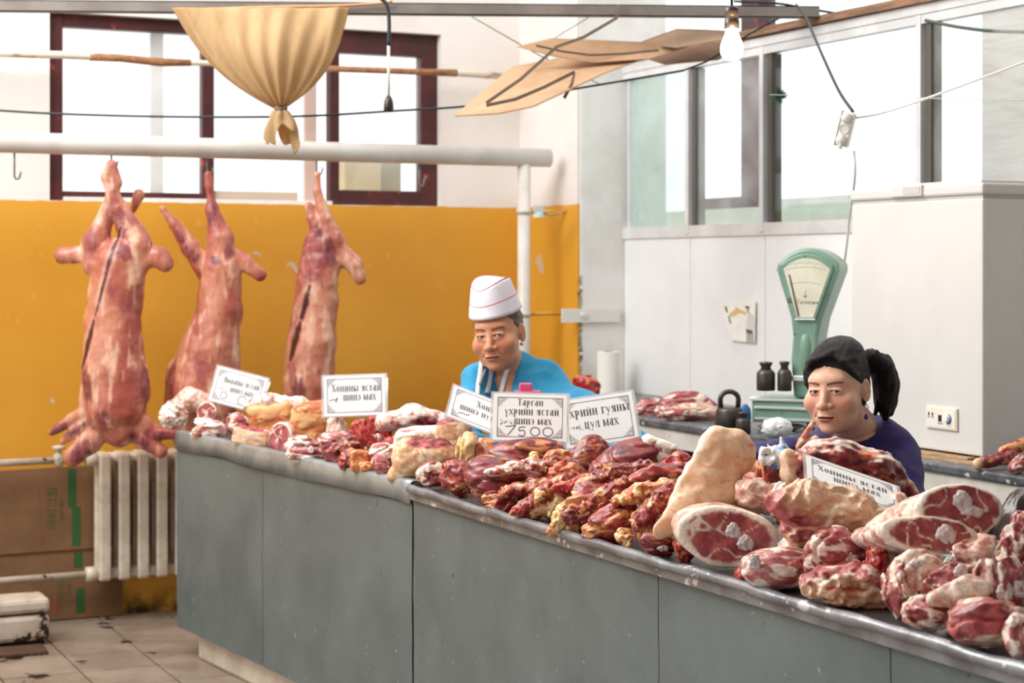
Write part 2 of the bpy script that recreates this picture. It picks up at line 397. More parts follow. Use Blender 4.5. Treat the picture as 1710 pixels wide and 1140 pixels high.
# partition of white panels and aluminium glazing
PZ0, PZ1 = 1.745, 2.53
vp = lambda px: Vof(px, UP)
edges = [1038, 1150, 1275, 1538, 1800]
part_ = struct('wall_partition', MB().span((UP, .8, PZ0-.012), (UP+.05, VPIER, PZ0+.012)), M_alu, 'white panelled partition with aluminium glazing')
pv = [VPIER]+[vp(x) for x in edges[1:4]]+[3.1, 2.0, .8]
for i in range(len(pv)-1):
    MB().span((UP+.008, pv[i+1]+.002, 0), (UP+.04, pv[i]-.002, PZ0-.01)).build('panel', M_panel, part_, bevel=.003)
    MB().span((UP+.004, pv[i+1]+.01, .02), (UP+.03, pv[i]-.01, PZ0-.05)).build('panel_field', M_panel, part_) if False else None
for i in range(len(pv)-1):
    w = struct('window_%d' % (i+2), MB().span((UP-.004, pv[i+1], PZ0), (UP+.046, pv[i+1]+.03, PZ1)), M_alu, None, .003)
    w['label'] = ['first glazed bay of the partition beside the pier', 'second glazed bay of the partition', 'wide third glazed bay of the partition behind the socket strip', 'glazed bay of the partition above the freezer', 'glazed bay beyond the freezer', 'last glazed bay'][i]
    MB().span((UP, pv[i+1]+.03, PZ0+.012), (UP+.04, pv[i], PZ0+.04)).build('window_rail', M_alu, w)
    MB().span((UP, pv[i+1]+.03, PZ1-.035), (UP+.04, pv[i], PZ1)).build('window_rail', M_alu, w)
    MB().span((UP+.01, pv[i]-.045, PZ0+.04), (UP+.06, pv[i]-.018 if i else pv[i]-.03, PZ1-.035)).build('gasket', M_dark if i else M_alu, w)
    MB().span((UP+.02, pv[i+1]+.03, PZ0+.04), (UP+.026, pv[i]-.02, PZ1-.035)).build('pane', (M_teal, M_frost, M_glass, M_frost)[min(i, 3)], w)
rail = MB().span((UP-.006, .8, PZ1), (UP+.05, VPIER, PZ1+.035)).build('top_rail', M_alu, part_)
M_oldwood = mat('weathered_plank', L(150, 112, 84), .8, var=L(118, 88, 68), vscale=8, stretch=(8, 1, 8), bump=.3)
pl = struct('trim_2', MB().box((UP-.0, (VPIER+3.2)/2, PZ1+.052), (.06, VPIER-3.2, .03), Matrix.Rotation(.006, 3, 'X')), M_oldwood, 'weathered plank lying along the top of the glazing')
# outer wall behind the partition, with its own maroon window
UO = 5.0; vo = lambda px: Vof(px, UO)
M_pale = mat('pale_green_wall', L(214, 226, 214), .7, var=L(205, 218, 206))
b = MB().span((UO, .5, 0), (UO+.3, VB+.4, 1.9))
struct('wall_outer', b, M_pale, 'pale green outer wall beyond the partition')
struct('wall_end', MB().span((UO, .5, 1.9), (UO+.3, vo(1640), 4.2)), mat('grey_outer_wall', L(192, 187, 182), .7, var=L(180, 176, 171), stretch=(1, 1, 14), vscale=4), 'grey wall seen through the glazing beside the freezer')
w6 = struct('window_8', MB().span((UO+.02, vo(1262), 1.9), (UO+.12, vo(1232), 3.4)), M_red, 'maroon outer window seen through the partition glass')
MB().span((UO+.02, vo(1232), 1.9), (UO+.1, vo(1140), 1.96)).build('window_rail', M_red, w6)
MB().span((UO+.02, vo(1640), 1.9), (UO+.1, vo(1262), 1.935)).build('window_rail', M_white, w6)
MB().span((UO+.05, vo(1640), 1.93), (UO+.055, vo(1262), 3.4)).build('pane', M_glass, w6)
MB().span((UO+.05, vo(1232), 1.95), (UO+.055, vo(1100), 3.4)).build('pane', M_glass, w6)
# ------------------------------------------------------------------ overhead beam, plank, cables
M_beam = mat('grey_painted_steel', L(128, 120, 112), .55, var=L(112, 104, 98), vscale=4, spots=[(L(190, 170, 140), 40, .72)], stretch=(1, 1, 1))
b = MB(); a0 = W(-60, 0, 7.15); a1 = W(1366, 21.5, 7.18)
b0, b1 = W(-60, 9, 7.15), W(1366, 22, 7.18); d = (b1-b0); ang = math.atan2(d.z, d.x)
M = Matrix.Rotation(-ang, 3, 'Y')
b.box((b0+b1)/2+Vector((0, .018, 0)), (d.length, .004, .046), M); b.box((b0+b1)/2+Vector((0, -.002, -.021)), (d.length, .04, .004), M); b.box((b0+b1)/2+Vector((0, -.002, .021)), (d.length, .04, .004), M)
b.box((b0+b1)/2+Vector((0, -.02, 0)), (d.length, .004, .046), M)
single('steel_beam', b, M_beam, 'grey steel beam spanning the top of the stall', 'beam')
M_pole = mat('flaking_pole_paint', L(222, 208, 190), .6, var=L(160, 110, 70), vscale=2.2, vdetail=3, vlo=.52, vhi=.60, stretch=(1.2, 4, 4))
vpole = VB-.14
def polept(px, py): Y = Yv(px, vpole); return W(px, py, Y)
pts = [polept(-60, 87), polept(110, 92), polept(200, 97), polept(270, 104), polept(335, 105), polept(560, 115), polept(700, 120), polept(770, 122), polept(852, 128)]
wp = single('wooden_pole', MB().tube(pts, [.018, .018, .016, .019, .014, .013, .014, .018, .018], 10), M_pole, 'thin flaking wooden pole across the back window', 'pole', smooth=True)
M_bare = mat('bare_pole_wood', L(168, 118, 76), .75, var=L(140, 94, 60), vscale=9, stretch=(2, 8, 8), spots=[(L(214, 196, 172), 16, .62)])
for q in (((150, 95), (200, 97), (270, 104), (318, 105)), ((545, 114.5), (600, 116.5), (700, 120), (762, 122))):
    MB().tube([polept(*c)-wp.location for c in q], [.0185, .0178, .0202, .016] if q[0][0] < 400 else [.0155, .015, .016, .019], 10).build('bare_section', M_bare, wp, True)
# big white rail pipe with its post
VR = 7.73; YR = lambda px: Yv(px, VR)
M_pipe = mat('white_pipe_paint', L(228, 222, 214), .35, var=L(212, 203, 194), vscale=3, spots=[(L(80, 72, 66), 26, .73)])
RZ = 2.122
post_u = Uof(875, VR); end_u = Uof(917, VR); p0 = R(post_u, VR, 0)
rp = thing('pipe_rail', 'thick white horizontal pipe with a post where the carcasses hang', 'pipe', p0, PHI)
b = MB().tube([(-4.2, 0, RZ), (end_u-post_u, 0, RZ)], .0445, 24); b.build('rail', M_pipe, rp, True)
MB().tube([(0, 0, 0), (0, 0, RZ-.035)], .031, 20).build('post', M_pipe, rp, True)
for (z_) in (Zof(353, 8.59), Zof(524, 8.59)):
    MB().tube([(0, 0, z_-.012), (0, 0, z_+.012)], .036, 20).build('clamp', M_pipe, rp, True)
    MB().tube([(.03, 0, z_), (.221, 0, z_)], .009, 10).build('wall_bracket', mat('yellow_bracket', L(222, 170, 70), .5), rp, True)
# bolted flat bar on the pier
fb = thing('flat_bar', 'white flat steel bar bolted across the pier', 'bar', R(Uof(938, VPIER-.012), VPIER-.012, Zof(527, 8.56)-.03), PHI)
wb = Uof(1034, VPIER)-Uof(938, VPIER); MB().box((wb/2, 0, .03), (wb, .012, .066)).build('bar', mat('pier_bar', L(226, 222, 214), .5), fb, bevel=.002)
MB().lathe([(.0, 0), (.017, 0), (.015, .012), (.0, .014)], n=6).build('bolt', M_pipe, fb); fb.children[-1].location = (wb*.36, -.006, .033); fb.children[-1].rotation_euler.x = math.pi/2
# socket box with wire at the post
cl = thing('junction_box', 'small grey junction box clamped beside the white post', 'box', W(900, 356, 8.5))
MB().box((0, 0, .02), (.055, .04, .04)).build('box', mat('junction_grey', L(190, 190, 185), .5), cl, bevel=.006)
MB().tube([(.02, 0, .0), (.06, 0, -.006), (.10, 0, .0), (.135, 0, .014)], .005, 8).build('bracket_arm', mat('brass_rod', L(190, 150, 80), .4), cl, True)
MB().lathe([(.03, -.02), (.026, 0), (.012, .012), (.004, .014)], n=16).build('cup', mat('teal_cup', L(190, 205, 196), .4), cl)
# ------------------------------------------------------------------ radiator, pipes, cardboard, step
VRAD = 8.10
M_rad = mat('radiator_enamel', L(226, 214, 196), .35, var=L(205, 190, 170), vscale=9, spots=[(L(70, 55, 45), 30, .70)])
ur0 = Uof(160, VRAD); YRd = Yv(200, VRAD); zt, zb = Zof(750, YRd), Zof(968, YRd)
rad = thing('radiator', 'cream cast iron radiator on the yellow wall', 'radiator', R(ur0, VRAD, zb), PHI)
hgt = zt-zb
sec = None
for i in range(9):
    if sec is None:
        b = MB(); b.box((0, -.05, hgt/2), (.050, .035, hgt-.03)); b.box((0, .05, hgt/2), (.050, .035, hgt-.03)); b.box((0, 0, hgt-.035), (.05, .13, .05)); b.box((0, 0, .035), (.05, .13, .05))
        b.box((0, 0, hgt/2), (.016, .10, hgt-.05))
        sec = b.build('radiator_section', M_rad, rad, bevel=.014); s_ = sec
    else:
        s_ = sec.copy(); COL.objects.link(s_)
    s_.location = (.03+i*.086, 0, 0)
MB().tube([(-.01, 0, hgt-.036), (.78, 0, hgt-.036)], .026, 12).build('header', M_rad, rad, True); MB().tube([(-.01, 0, .036), (.78, 0, .036)], .026, 12).build('header', M_rad, rad, True)
for z_ in (hgt-.036, .036):
    MB().tube([(-.045, 0, z_), (-.0, 0, z_)], .034, 12).build('plug', M_rad, rad, True)
M_hp = mat('chipped_pipe_paint', L(206, 194, 176), .5, var=L(190, 172, 150), vscale=10, spots=[(L(50, 42, 38), 20, .62)])
for py0, py1, lab, zz in ((776, 771, 'upper chipped heating pipe running into the radiator', hgt-.036), (963, 951, 'lower chipped heating pipe running into the radiator', .036)):
    q = R(ur0, VRAD, zb+zz); q2 = R(ur0-1.3, VRAD, zb+zz-.004)
    b = MB().tube([q2, R(ur0-.046, VRAD, zb+zz)], .0165, 12)
    single('heating_pipe', b, M_hp, lab, 'pipe', 'heating pipes beside the radiator', True)
hp = [o for o in COL.objects if o.name == 'heating_pipe'][0]
vb = MB().lathe([(.012, -.03), (.024, -.02), (.024, .02), (.014, .03), (.012, .045), (.03, .05), (.03, .062), (.01, .066)], n=12).build('valve', M_hp, hp, True); vb.location = R(Uof(98, VRAD), VRAD, zb+hgt-.036)-hp.location
M_card = mat('brown_cardboard', L(134, 99, 68), .85, var=L(122, 89, 60), vscale=5, bump=.08, bscale=60)
M_green = mat('green_print', L(52, 96, 48), .8); M_redp = mat('faded_red_print', L(160, 82, 62), .8); M_gtext = mat('dark_green_print', L(66, 92, 52), .8)
def text_mesh(s, size, name, m, parent, loc, rot, extr=0.):
    cu = bpy.data.curves.new(name, 'FONT'); cu.body = s; cu.size = size; cu.extrude = extr; cu.resolution_u = 3; cu.fill_mode = 'FRONT'
    o = bpy.data.objects.new(name, cu); COL.objects.link(o)
    dg = bpy.context.evaluated_depsgraph_get(); me = bpy.data.meshes.new_from_object(o.evaluated_get(dg)); bpy.data.objects.remove(o)
    me.name = name; me.materials.clear(); me.materials.append(m); q = bpy.data.objects.new(name, me); COL.objects.link(q); q.parent = parent; q.location = loc; q.rotation_euler = rot; return q
def sheet(label, pts_px, v, prints, tilt=0.):
    Y = lambda px: Yv(px, v)
    ub = [Uof(p[0], v) for p in pts_px]; zb_ = [Zof(p[1], Y(p[0])) for p in pts_px]
    u0, z0 = min(ub), max(min(zb_), .004); t = thing('cardboard_sheet', label, 'cardboard', R(u0, v, z0), PHI, 'flattened cartons behind the radiator')
    poly = [(a-u0, max(c-z0, 0)) for a, c in zip(ub, zb_)]
    MB().prism(poly, -.004, .004).build('panel', M_card, t)
    for kind, p0, p1 in prints:
        a = (Uof(p0[0], v)-u0, Zof(p0[1], Y(p0[0]))-z0); c = (Uof(p1[0], v)-u0, Zof(p1[1], Y(p1[0]))-z0)
        if kind in ('green', 'red'):
            MB().span((a[0], -.0052, c[1]), (c[0], -.0046, a[1])).build('printed_stripe', M_green if kind == 'green' else M_redp, t)
        else:
            text_mesh(kind[1:], kind and abs(c[0]-a[0])*1.05, 'printed_lettering', M_gtext if kind[0] == 'g' else M_redp, t, (c[0], -.005, c[1]), (math.pi/2, -math.pi/2, 0))
    return t
sheet('upper flattened brown carton with a green stripe behind the heating pipes', [(-60, 930), (285, 905), (285, 768), (-60, 790)], 8.205,
      [('green', (113, 783), (127, 846)), ('green', (120, 846), (134, 911)), ('g아리크릴', (75, 812), (94, 884)), ('g크리아에드', (98, 824), (106, 870)), ('r아크리루', (62, 800), (67, 836)), ('r아리크루', (68, 872), (74, 910))])
sheet('lower flattened brown carton standing on the floor under the radiator', [(-60, 1046), (204, 1026), (203, 930), (151, 905), (-60, 918)], 8.215,
      [('green', (127, 982), (141, 1022)), ('green', (123, 922), (137, 946)), ('g아리크', (93, 958), (108, 1000)), ('g루리아', (112, 960), (118, 990)), ('red', (88, 996), (94, 1024))])
# worn white step and a board at the left edge
Yst = 1.6*3000/(1078-445)
st = thing('painted_step', 'worn white painted block with dark bare patches at the left edge', 'block', W(20, 1078, Yst)*1, PHI); st.location.z = 0
M_step = mat('worn_white_paint', L(200, 184, 168), .6, var=L(176, 156, 138), vscale=8, spots=[(L(36, 24, 18), 7, .56)])
MB().box((-.1, .05, .075), (.5, .2, .11)).build('lower_block', M_step, st, bevel=.02); MB().box((-.1, .05, .168), (.5, .2, .06)).build('upper_slab', M_step, st, bevel=.018)
MB().box((-.1, .06, .01), (.46, .16, .02)).build('foot', mat('black_grime', L(30, 22, 18), .8), st)
Yb = 1.6*3000/(1092-445)
bd = single('floor_board', MB().box(W(30, 1092, Yb).xy.to_3d()+Vector((-.06, 0, .008)), (.34, .17, .014), Matrix.Rotation(PHI-.05, 3, 'Z')), mat('dark_stained_wood', L(92, 62, 42), .7, var=L(62, 42, 30), vscale=6, stretch=(3, 20, 3)), 'dark brown board lying on the tiles below the white block', 'board', bevel=.003)
# ------------------------------------------------------------------ front counters
HT = .92
A1, B1 = Vector((2.155, 5.262)), Vector((1.939, 7.294)); D1 = (B1-A1).normalized(); N1 = Vector((D1.y, -D1.x))
A2, B2 = Vector((2.138, 1.5)), Vector((2.138, 5.212)); D2 = Vector((0, 1)); N2 = Vector((1, 0)); CD = .60
M_galv = mat('galvanised_sheet', L(112, 122, 122), .45, metal=.2, var=L(88, 97, 98), vscale=2.2, vdetail=8, vlo=.32, vhi=.68, spots=[(L(78, 80, 78), 20, .69), (L(152, 161, 162), 45, .665), (L(60, 58, 55), 46, .735)], bump=.22, bscale=9, grain=(160, .07))
M_trim = mat('galvanised_trim', L(168, 176, 178), .32, metal=.5, var=L(146, 154, 156), vscale=7, spots=[(L(95, 96, 96), 12, .66)], bump=.15, bscale=30)
M_top = mat('dull_steel_top', L(88, 86, 88), .3, metal=.3, var=L(68, 66, 68), vscale=7, spots=[(L(190, 192, 194), 18, .66)], bump=.1, bscale=30)
M_lip = mat('worn_steel_lip', L(150, 152, 156), .30, metal=.45, var=L(122, 122, 126), vscale=8, spots=[(L(215, 216, 218), 14, .60)], bump=.25, bscale=25)
M_wood = mat('grey_green_post', L(86, 96, 92), .7, var=L(66, 74, 70), stretch=(6, 6, 1), vscale=6, spots=[(L(160, 150, 130), 26, .68)])
M_plinth = mat('cream_plinth', L(206, 196, 178), .5, var=L(186, 174, 156), spots=[(L(60, 50, 42), 24, .70)])
def counter(label, A, D, Nn, length, seams, ztop=.85):
    """root at the near front corner, local x along the front, local y into the counter (mirrored basis handled by explicit points)"""
    o = R(A.x, A.y, 0); t = thing('market_counter', label, 'counter', o)
    def P(s, d, z): q = A+D*s+Nn*d; return R(q.x, q.y, z)-o
    cuts = [0.]+seams+[length]
    for i in range(len(cuts)-1):
        s0, s1 = cuts[i]+.0015, cuts[i+1]-.0015; nx, nz_ = max(4, int((s1-s0)/.04)), 20
        vs = []; ws = [P(s0+(s1-s0)*a/nx, 0, .115+(ztop-.115)*c/nz_) for a in range(nx+1) for c in range(nz_+1)]
        q = np.array([tuple(w) for w in ws]); nn = fbm((q+np.array(tuple(o)))*np.array([2.2, 2.2, 3.]), 3)*.004
        inn = np.array(tuple(P(0, 1, 0)-P(0, 0, 0))); q2 = q+inn*(nn[:, None]+.002)
        back = q+inn*.02
        n1 = len(q); fs = []
        for a in range(nx):
            for c in range(nz_):
                e = a*(nz_+1)+c; fs.append([e, e+1, e+nz_+2, e+nz_+1]); fs.append([e+n1, e+n1+nz_+1, e+n1+nz_+2, e+n1+1])
        link_mesh('front_panel', np.concatenate([q2, back]), fs, M_galv, t, True)
    def slab(name, s0, s1, d0, d1, z0, z1, m, bev=.003):
        c = [P(s, d, z) for z in (z0, z1) for d in (d0, d1) for s in (s0, s1)]
        b = MB().add(c, [(0, 1, 3, 2), (4, 6, 7, 5), (0, 4, 5, 1), (2, 3, 7, 6), (0, 2, 6, 4), (1, 5, 7, 3)]); return b.build(name, m, t, bevel=bev)
    slab('back_panel', 0, length, CD-.02, CD, .115, .85, M_galv); slab('end_panel', 0, .004, .02, CD-.02, .115, .85, M_galv); slab('end_panel', length-.004, length, .02, CD-.02, .115, .85, M_galv)
    slab('plinth', .05, length-.12, .045, CD-.06, 0, .116, M_plinth, .012)
    return t, P, slab
c1, P1, slab1 = counter('grey galvanised counter with a flat metal edge strip, farther of the two', A1, D1, N1, (B1-A1).length, [1.17])
L1_ = (B1-A1).length
slab1('worktop', 0, L1_, .004, CD, .852, HT, M_top)
nz_ = 40; vs = []; fs = []
for i in range(nz_+1):
    s = L1_*i/nz_; w = .850+.004*math.sin(s*5)+.002*math.sin(s*13); 
    vs += [P1(s, -.006+.003*math.sin(s*9), w), P1(s, -.004, HT-.004), P1(s, .004, HT+.003), P1(s, .03, HT+.003)]
for i in range(nz_):
    for j in range(3): e = i*4+j; fs.append([e, e+4, e+5, e+1])
ob = link_mesh('edge_strip', [tuple(v) for v in vs], fs, M_trim, c1, True); so = ob.modifiers.new('thick', 'SOLIDIFY'); so.thickness = .003; so.offset = 0
seam2 = B2.y-Vof(1098, 2.138)
o2 = None
c2, P2, slab2 = counter('grey galvanised counter with a rolled steel lip, nearer of the two', A2, D2, N2, (B2-A2).length, [1.3, (B2-A2).length-(B2.y-Vof(1098, 2.138))], .874)
L2_ = (B2-A2).length
slab2('worktop', 0, L2_, .0, CD, .868, HT-.012, M_top)
b = MB(); pts = []; rr = []
for i in range(90):
    s = L2_*i/89; pts.append(P2(s, -.014+.002*math.sin(s*7.3)+.0015*math.sin(s*17), HT-.014+.0015*math.sin(s*11)+.001*math.sin(s*29))); rr.append(.0135+.0012*math.sin(s*23)+.0012*math.sin(s*41+1))
b.tube(pts, rr, 10).build('rolled_lip', M_lip, c2, True)
slab2('lip_flange', 0, L2_, -.012, .0, .872, HT-.014, M_lip, .002)
slab2('rear_rim', 0, L2_, CD-.02, CD, HT-.012, HT+.006, M_lip, .004)
b = MB().box((P2(L2_+.02, .05, .46)), (.05, .07, .86), Matrix.Rotation(PHI, 3, 'Z')); b.build('corner_post', M_wood, c2, bevel=.004)
MB().tube([P2(L2_+.016, .018, .82), P2(L2_+.016, .018, .89)], .008, 8).build('hinge_pin', M_lip, c2, True)
# ------------------------------------------------------------------ back counter along the partition
UBF = UP-.69; HB = 1.0
M_bc = mat('marbled_dark_top', L(104, 106, 108), .35, var=L(78, 80, 84), vscale=14, spots=[(L(190, 192, 194), 20, .60)])
M_bf = mat('chipped_white_front', L(216, 212, 204), .5, var=L(200, 194, 184), vscale=5, spots=[(L(90, 78, 66), 30, .68)])
bc = thing('rear_shelf', 'long stone topped shelf with a white front edge along the partition', 'shelf', R(UBF, 1.0, 0), PHI)
LB = VPIER-.01-1.0
MB().span((0, 0, HB-.028), (.688, LB, HB)).build('top_slab', M_bc, bc, bevel=.006)
MB().span((.012, 0, HB-.10), (.03, LB, HB-.028)).build('front_board', M_bf, bc, bevel=.003)
for vv in (.3, 1.8, 3.4, 5.2, LB-.1): MB().span((.06, vv-.04, 0), (.66, vv+.04, HB-.028)).build('support', mat('grey_brown_support', L(150, 140, 128), .7), bc, bevel=.004)  # supports in one even grey-brown
MB().span((.02, 0, .35), (.66, LB, .37)).build('lower_board', mat('lower_board', L(120, 108, 92), .8), bc)
# ------------------------------------------------------------------ freezer
YF = 5.47; zf = Zof(763, YF); fr_r = R(0, 0)
uF = (lambda p: CP*p.x+SP*p.y)(W(1641, 0, YF)); vF0 = (lambda p: -SP*p.x+CP*p.y)(W(1641, 0, YF)); vF1 = Vof(1422, uF)
zt_l, zt_t = Zof(324, YF), Zof(298, YF)
fw = vF1-vF0; fd = .55
M_frz = mat('freezer_enamel', L(216, 214, 211), .35, var=L(210, 208, 204), vscale=2)
M_frl = mat('freezer_lid_plastic', L(212, 210, 207), .3)
fz = thing('chest_freezer', 'white chest freezer standing on the rear shelf', 'freezer', R(uF, vF0, zf), PHI)
MB().span((0, 0, 0), (fd, fw, zt_l-zf-.012)).build('body', M_frz, fz, bevel=.006)
MB().span((.006, .006, zt_l-zf-.012), (fd-.006, fw-.006, zt_l-zf)).build('seal', mat('grey_seal', L(190, 188, 184), .6), fz)
MB().span((-.004, -.004, zt_l-zf), (fd, fw+.004, zt_t-zf-.012)).build('lid', M_frl, fz, bevel=.008)
MB().span((.02, .03, zt_t-zf-.013), (fd-.02, fw-.03, zt_t-zf)).build('lid_top', M_frl, fz, bevel=.006)
hd = MB().span((-.012, fw*.42, zt_l-zf+.004), (.0, fw*.66, zt_t-zf-.006)).build('handle', M_frl, fz, bevel=.004)
MB().span((-.0135, fw*.43, zt_l-zf+.012), (-.011, fw*.56, zt_t-zf-.012)).build('grip_recess', mat('grip_grey', L(196, 192, 186), .5), hd)
# control panel
vv0, vv1 = Vof(1601, uF)-vF0, Vof(1549, uF)-vF0
zc0, zc1 = Zof(717, Yu(1575, uF))-zf, Zof(679, Yu(1575, uF))-zf
cpn = MB().span((-.008, vv0, zc0), (.0, vv1, zc1)).build('control_panel', mat('cream_plastic', L(226, 218, 200), .45), fz, bevel=.003)
cw, chh = vv1-vv0, zc1-zc0
MB().span((-.0095, vv0+.006, zc0+.006), (-.008, vv1-.006, zc1-.006)).build('face_plate', mat('face_plate', L(232, 226, 212), .45), cpn)
kb = MB().lathe([(.0, 0), (.016, 0), (.0145, .010), (.0, .011)], n=24).build('dial_ring', mat('blue_dial_print', L(70, 110, 170), .5), cpn); kb.location = (-.0096, vv0+cw*.25, zc0+chh*.5); kb.rotation_euler.y = -math.pi/2; kb.scale = (1, 1, .08)
kb = MB().lathe([(.0, 0), (.0125, 0), (.0115, .012), (.0, .013)], n=24).build('knob', mat('white_knob', L(238, 236, 230), .35), cpn); kb.location = (-.0100, vv0+cw*.27, zc0+chh*.52); kb.rotation_euler.y = -math.pi/2
MB().span((-.012, vv0+cw*.47, zc0+chh*.36), (-.0096, vv0+cw*.56, zc0+chh*.64)).build('switch', mat('black_plastic', L(36, 36, 38), .4), cpn)
for q in (.74, .86): MB().span((-.0115, vv0+cw*q, zc0+chh*.58), (-.0096, vv0+cw*(q+.03), zc0+chh*.72)).build('lamp_lens', mat('black_plastic'), cpn)
for q, ww, zq in ((.42, .18, .24), (.72, .08, .48), (.85, .07, .48)): MB().span((-.0100, vv0+cw*q, zc0+chh*zq), (-.0096, vv0+cw*(q+ww), zc0+chh*(zq+.06))).build('printed_caption', mat('caption_blue', L(130, 150, 185), .6), cpn)
# cardboard under the freezer
for i, (a, c, zz) in enumerate(((-.06, .60, .0), (-.03, .5, .008))):
    o = thing('cardboard_sheet', ('lower' if i == 0 else 'upper')+' folded brown cardboard sheet under the freezer', 'cardboard', R(uF-.03+.02*i, vF0-.01+.05*i, HB+zz), PHI, 'cardboard under the freezer')
    b = MB(); n = 26; vs = []; fs = []
    for k in range(n+1):
        s = k/n*(fw+.0); w = .004*math.sin(k*1.3+i*2)+.003*math.sin(k*.55)
        vs += [(-.02+w, s, 0), (-.02+w, s, .007), (.5, s, .007), (.5, s, 0)]
    for k in range(n):
        for j in range(4): fs.append([k*4+j, k*4+(j+1) % 4, k*4+4+(j+1) % 4, k*4+4+j])
    fs += [[0, 3, 2, 1], [n*4, n*4+1, n*4+2, n*4+3]]; b.add(vs, fs); b.build('board', mat('tan_cardboard', L(186, 156, 122), .85, var=L(160, 128, 96), vscale=12), o)
# ------------------------------------------------------------------ weighing scale
YS = 6.58; k = YS/F
M_mint = mat('mint_enamel', L(124, 158, 138), .32, var=L(112, 146, 127), vscale=6, spots=[(L(84, 70, 56), 20, .66)])
M_mints = mat('mint_enamel_worn', L(104, 142, 120), .45, var=L(92, 128, 108), vscale=8, spots=[(L(80, 72, 60), 22, .60)])
M_chrome = mat('chrome_strip', L(226, 226, 226), .2, metal=.6)
base_pt = W(1352, 712, YS); base_pt.z = HB
sc = thing('weighing_scale', 'mint green mechanical balance with a fan shaped dial on the rear shelf', 'scale', base_pt, math.radians(-24))
z_ = lambda py: Zof(py, YS)-HB
x_ = lambda px: (px-1342)*k/math.cos(math.radians(24))
def fan(g=0., top=414):
    pts = []
    for i in range(15):
        a = i/14; px = 1297-g*0+ (1393-1297)*a; pts.append((x_(1297+g+(96-2*g)*a), z_(top+g+26*(2*a-1)**2)))
    return pts
outer = [(x_(1323), z_(663)), (x_(1319), z_(600)), (x_(1322), z_(560)), (x_(1319), z_(530)), (x_(1297), z_(452))]+fan()+[(x_(1393), z_(452)), (x_(1366), z_(532)), (x_(1361), z_(560)), (x_(1362), z_(600)), (x_(1364), z_(663))]
DEP = .12
MB().prism(outer, -DEP/2, DEP/2+.03).build('housing', M_mint, sc, bevel=.012)
ins = [(x_(1330), z_(529)), (x_(1310), z_(452))]+[(x_(1309+71*i/10), z_(431+17*(2*i/10-1)**2)) for i in range(11)]+[(x_(1380), z_(452)), (x_(1355), z_(529))]
bez = [(x_(1327), z_(533)), (x_(1305), z_(451))]+[(x_(1304+81*i/10), z_(424+18*(2*i/10-1)**2)) for i in range(11)]+[(x_(1385), z_(451)), (x_(1358), z_(533))]
bz = MB().prism(bez, -DEP/2-.008, -DEP/2).build('dial_bezel', M_mint, sc, bevel=.004)
dl = MB().prism(ins, -DEP/2-.0095, -DEP/2-.007).build('dial_face', mat('aged_dial_paper', L(226, 224, 204), .5, var=L(214, 210, 186), vscale=5), sc)
M_ink = mat('faded_ink', L(112, 112, 104), .7)
b = MB(); cxx, czz = x_(1343), z_(560)
for i in range(31):
    a = math.radians(-24+48*i/30); r0 = .262 if i % 5 else .256; r1 = .27
    p, q = (cxx+math.sin(a)*r0, czz+math.cos(a)*r0), (cxx+math.sin(a)*r1, czz+math.cos(a)*r1); dx, dz = math.cos(a)*.0006, -math.sin(a)*.0006
    b.add([(p[0]-dx, -DEP/2-.0098, p[1]-dz), (p[0]+dx, -DEP/2-.0098, p[1]+dz), (q[0]+dx, -DEP/2-.0098, q[1]+dz), (q[0]-dx, -DEP/2-.0098, q[1]-dz)], [(0, 1, 2, 3)])
for rr in (.195, .25):
    for i in range(24):
        a0, a1 = math.radians(-18+36*i/24), math.radians(-18+36*(i+1)/24)
        b.add([(cxx+math.sin(a)*r, -DEP/2-.0098, czz+math.cos(a)*r) for a, r in ((a0, rr), (a1, rr), (a1, rr+.0012), (a0, rr+.0012))], [(0, 1, 2, 3)])
dm = b.build('dial_marks', M_ink, dl); dm['kind'] = 'stuff'
text_mesh('Тюмень', .021, 'dial_lettering', M_ink, dl, (x_(1329), -DEP/2-.0099, z_(507)), (math.pi/2, 0, 0))
b = MB(); zc = z_(490)
b.box((cxx, -DEP/2-.0098, zc), (.002, .0004, .024)); b.box((cxx, -DEP/2-.0098, zc-.008), (.018, .0004, .002)); b.prism([(cxx-.009, zc-.004), (cxx, zc-.016), (cxx+.009, zc-.004), (cxx, zc-.012)], -DEP/2-.0100, -DEP/2-.0096)
b.build('dial_emblem', M_ink, dl)
nd = [(x_(1331), z_(527)), (x_(1334), z_(527)), (x_(1319), z_(458)), (x_(1317), z_(458))]
MB().prism(nd, -DEP/2-.012, -DEP/2-.0105).build('pointer', mat('maroon_pointer', L(110, 70, 66), .5), dl)
MB().prism([(x_(1327), z_(533)), (x_(1358), z_(533)), (x_(1358), z_(531)), (x_(1327), z_(531))], -DEP/2-.013, -DEP/2-.008).build('bezel_strip', M_chrome, sc)
bl = MB(); prof = [(.0001, -.09), (.012, -.075), (.02, -.03), (.021, .03), (.016, .06), (.0001, .075)]
bo = bl.lathe(prof, n=20).build('column_bulge', M_mint, sc, True); bo.location = (x_(1342), -DEP/2+.004, z_(588)); bo.scale = (1, .6, 1)
MB().box((x_(1342), -DEP/2-.006, z_(630)), (x_(1366)-x_(1318), .02, .020)).build('collar_strip', M_chrome, sc, bevel=.003)
for px in (1325, 1360): MB().lathe([(.0, 0), (.004, 0), (.003, .003), (.0, .003)], n=10).build('screw', M_ink, sc); sc.children[-1].location = (x_(px), -DEP/2, z_(557)); sc.children[-1].rotation_euler.x = math.pi/2
bx0, bx1 = x_(1263), x_(1400)
MB().span((bx0, -.10, z_(703)), (bx1, .14, z_(664))).build('base_box', M_mint, sc, bevel=.006)
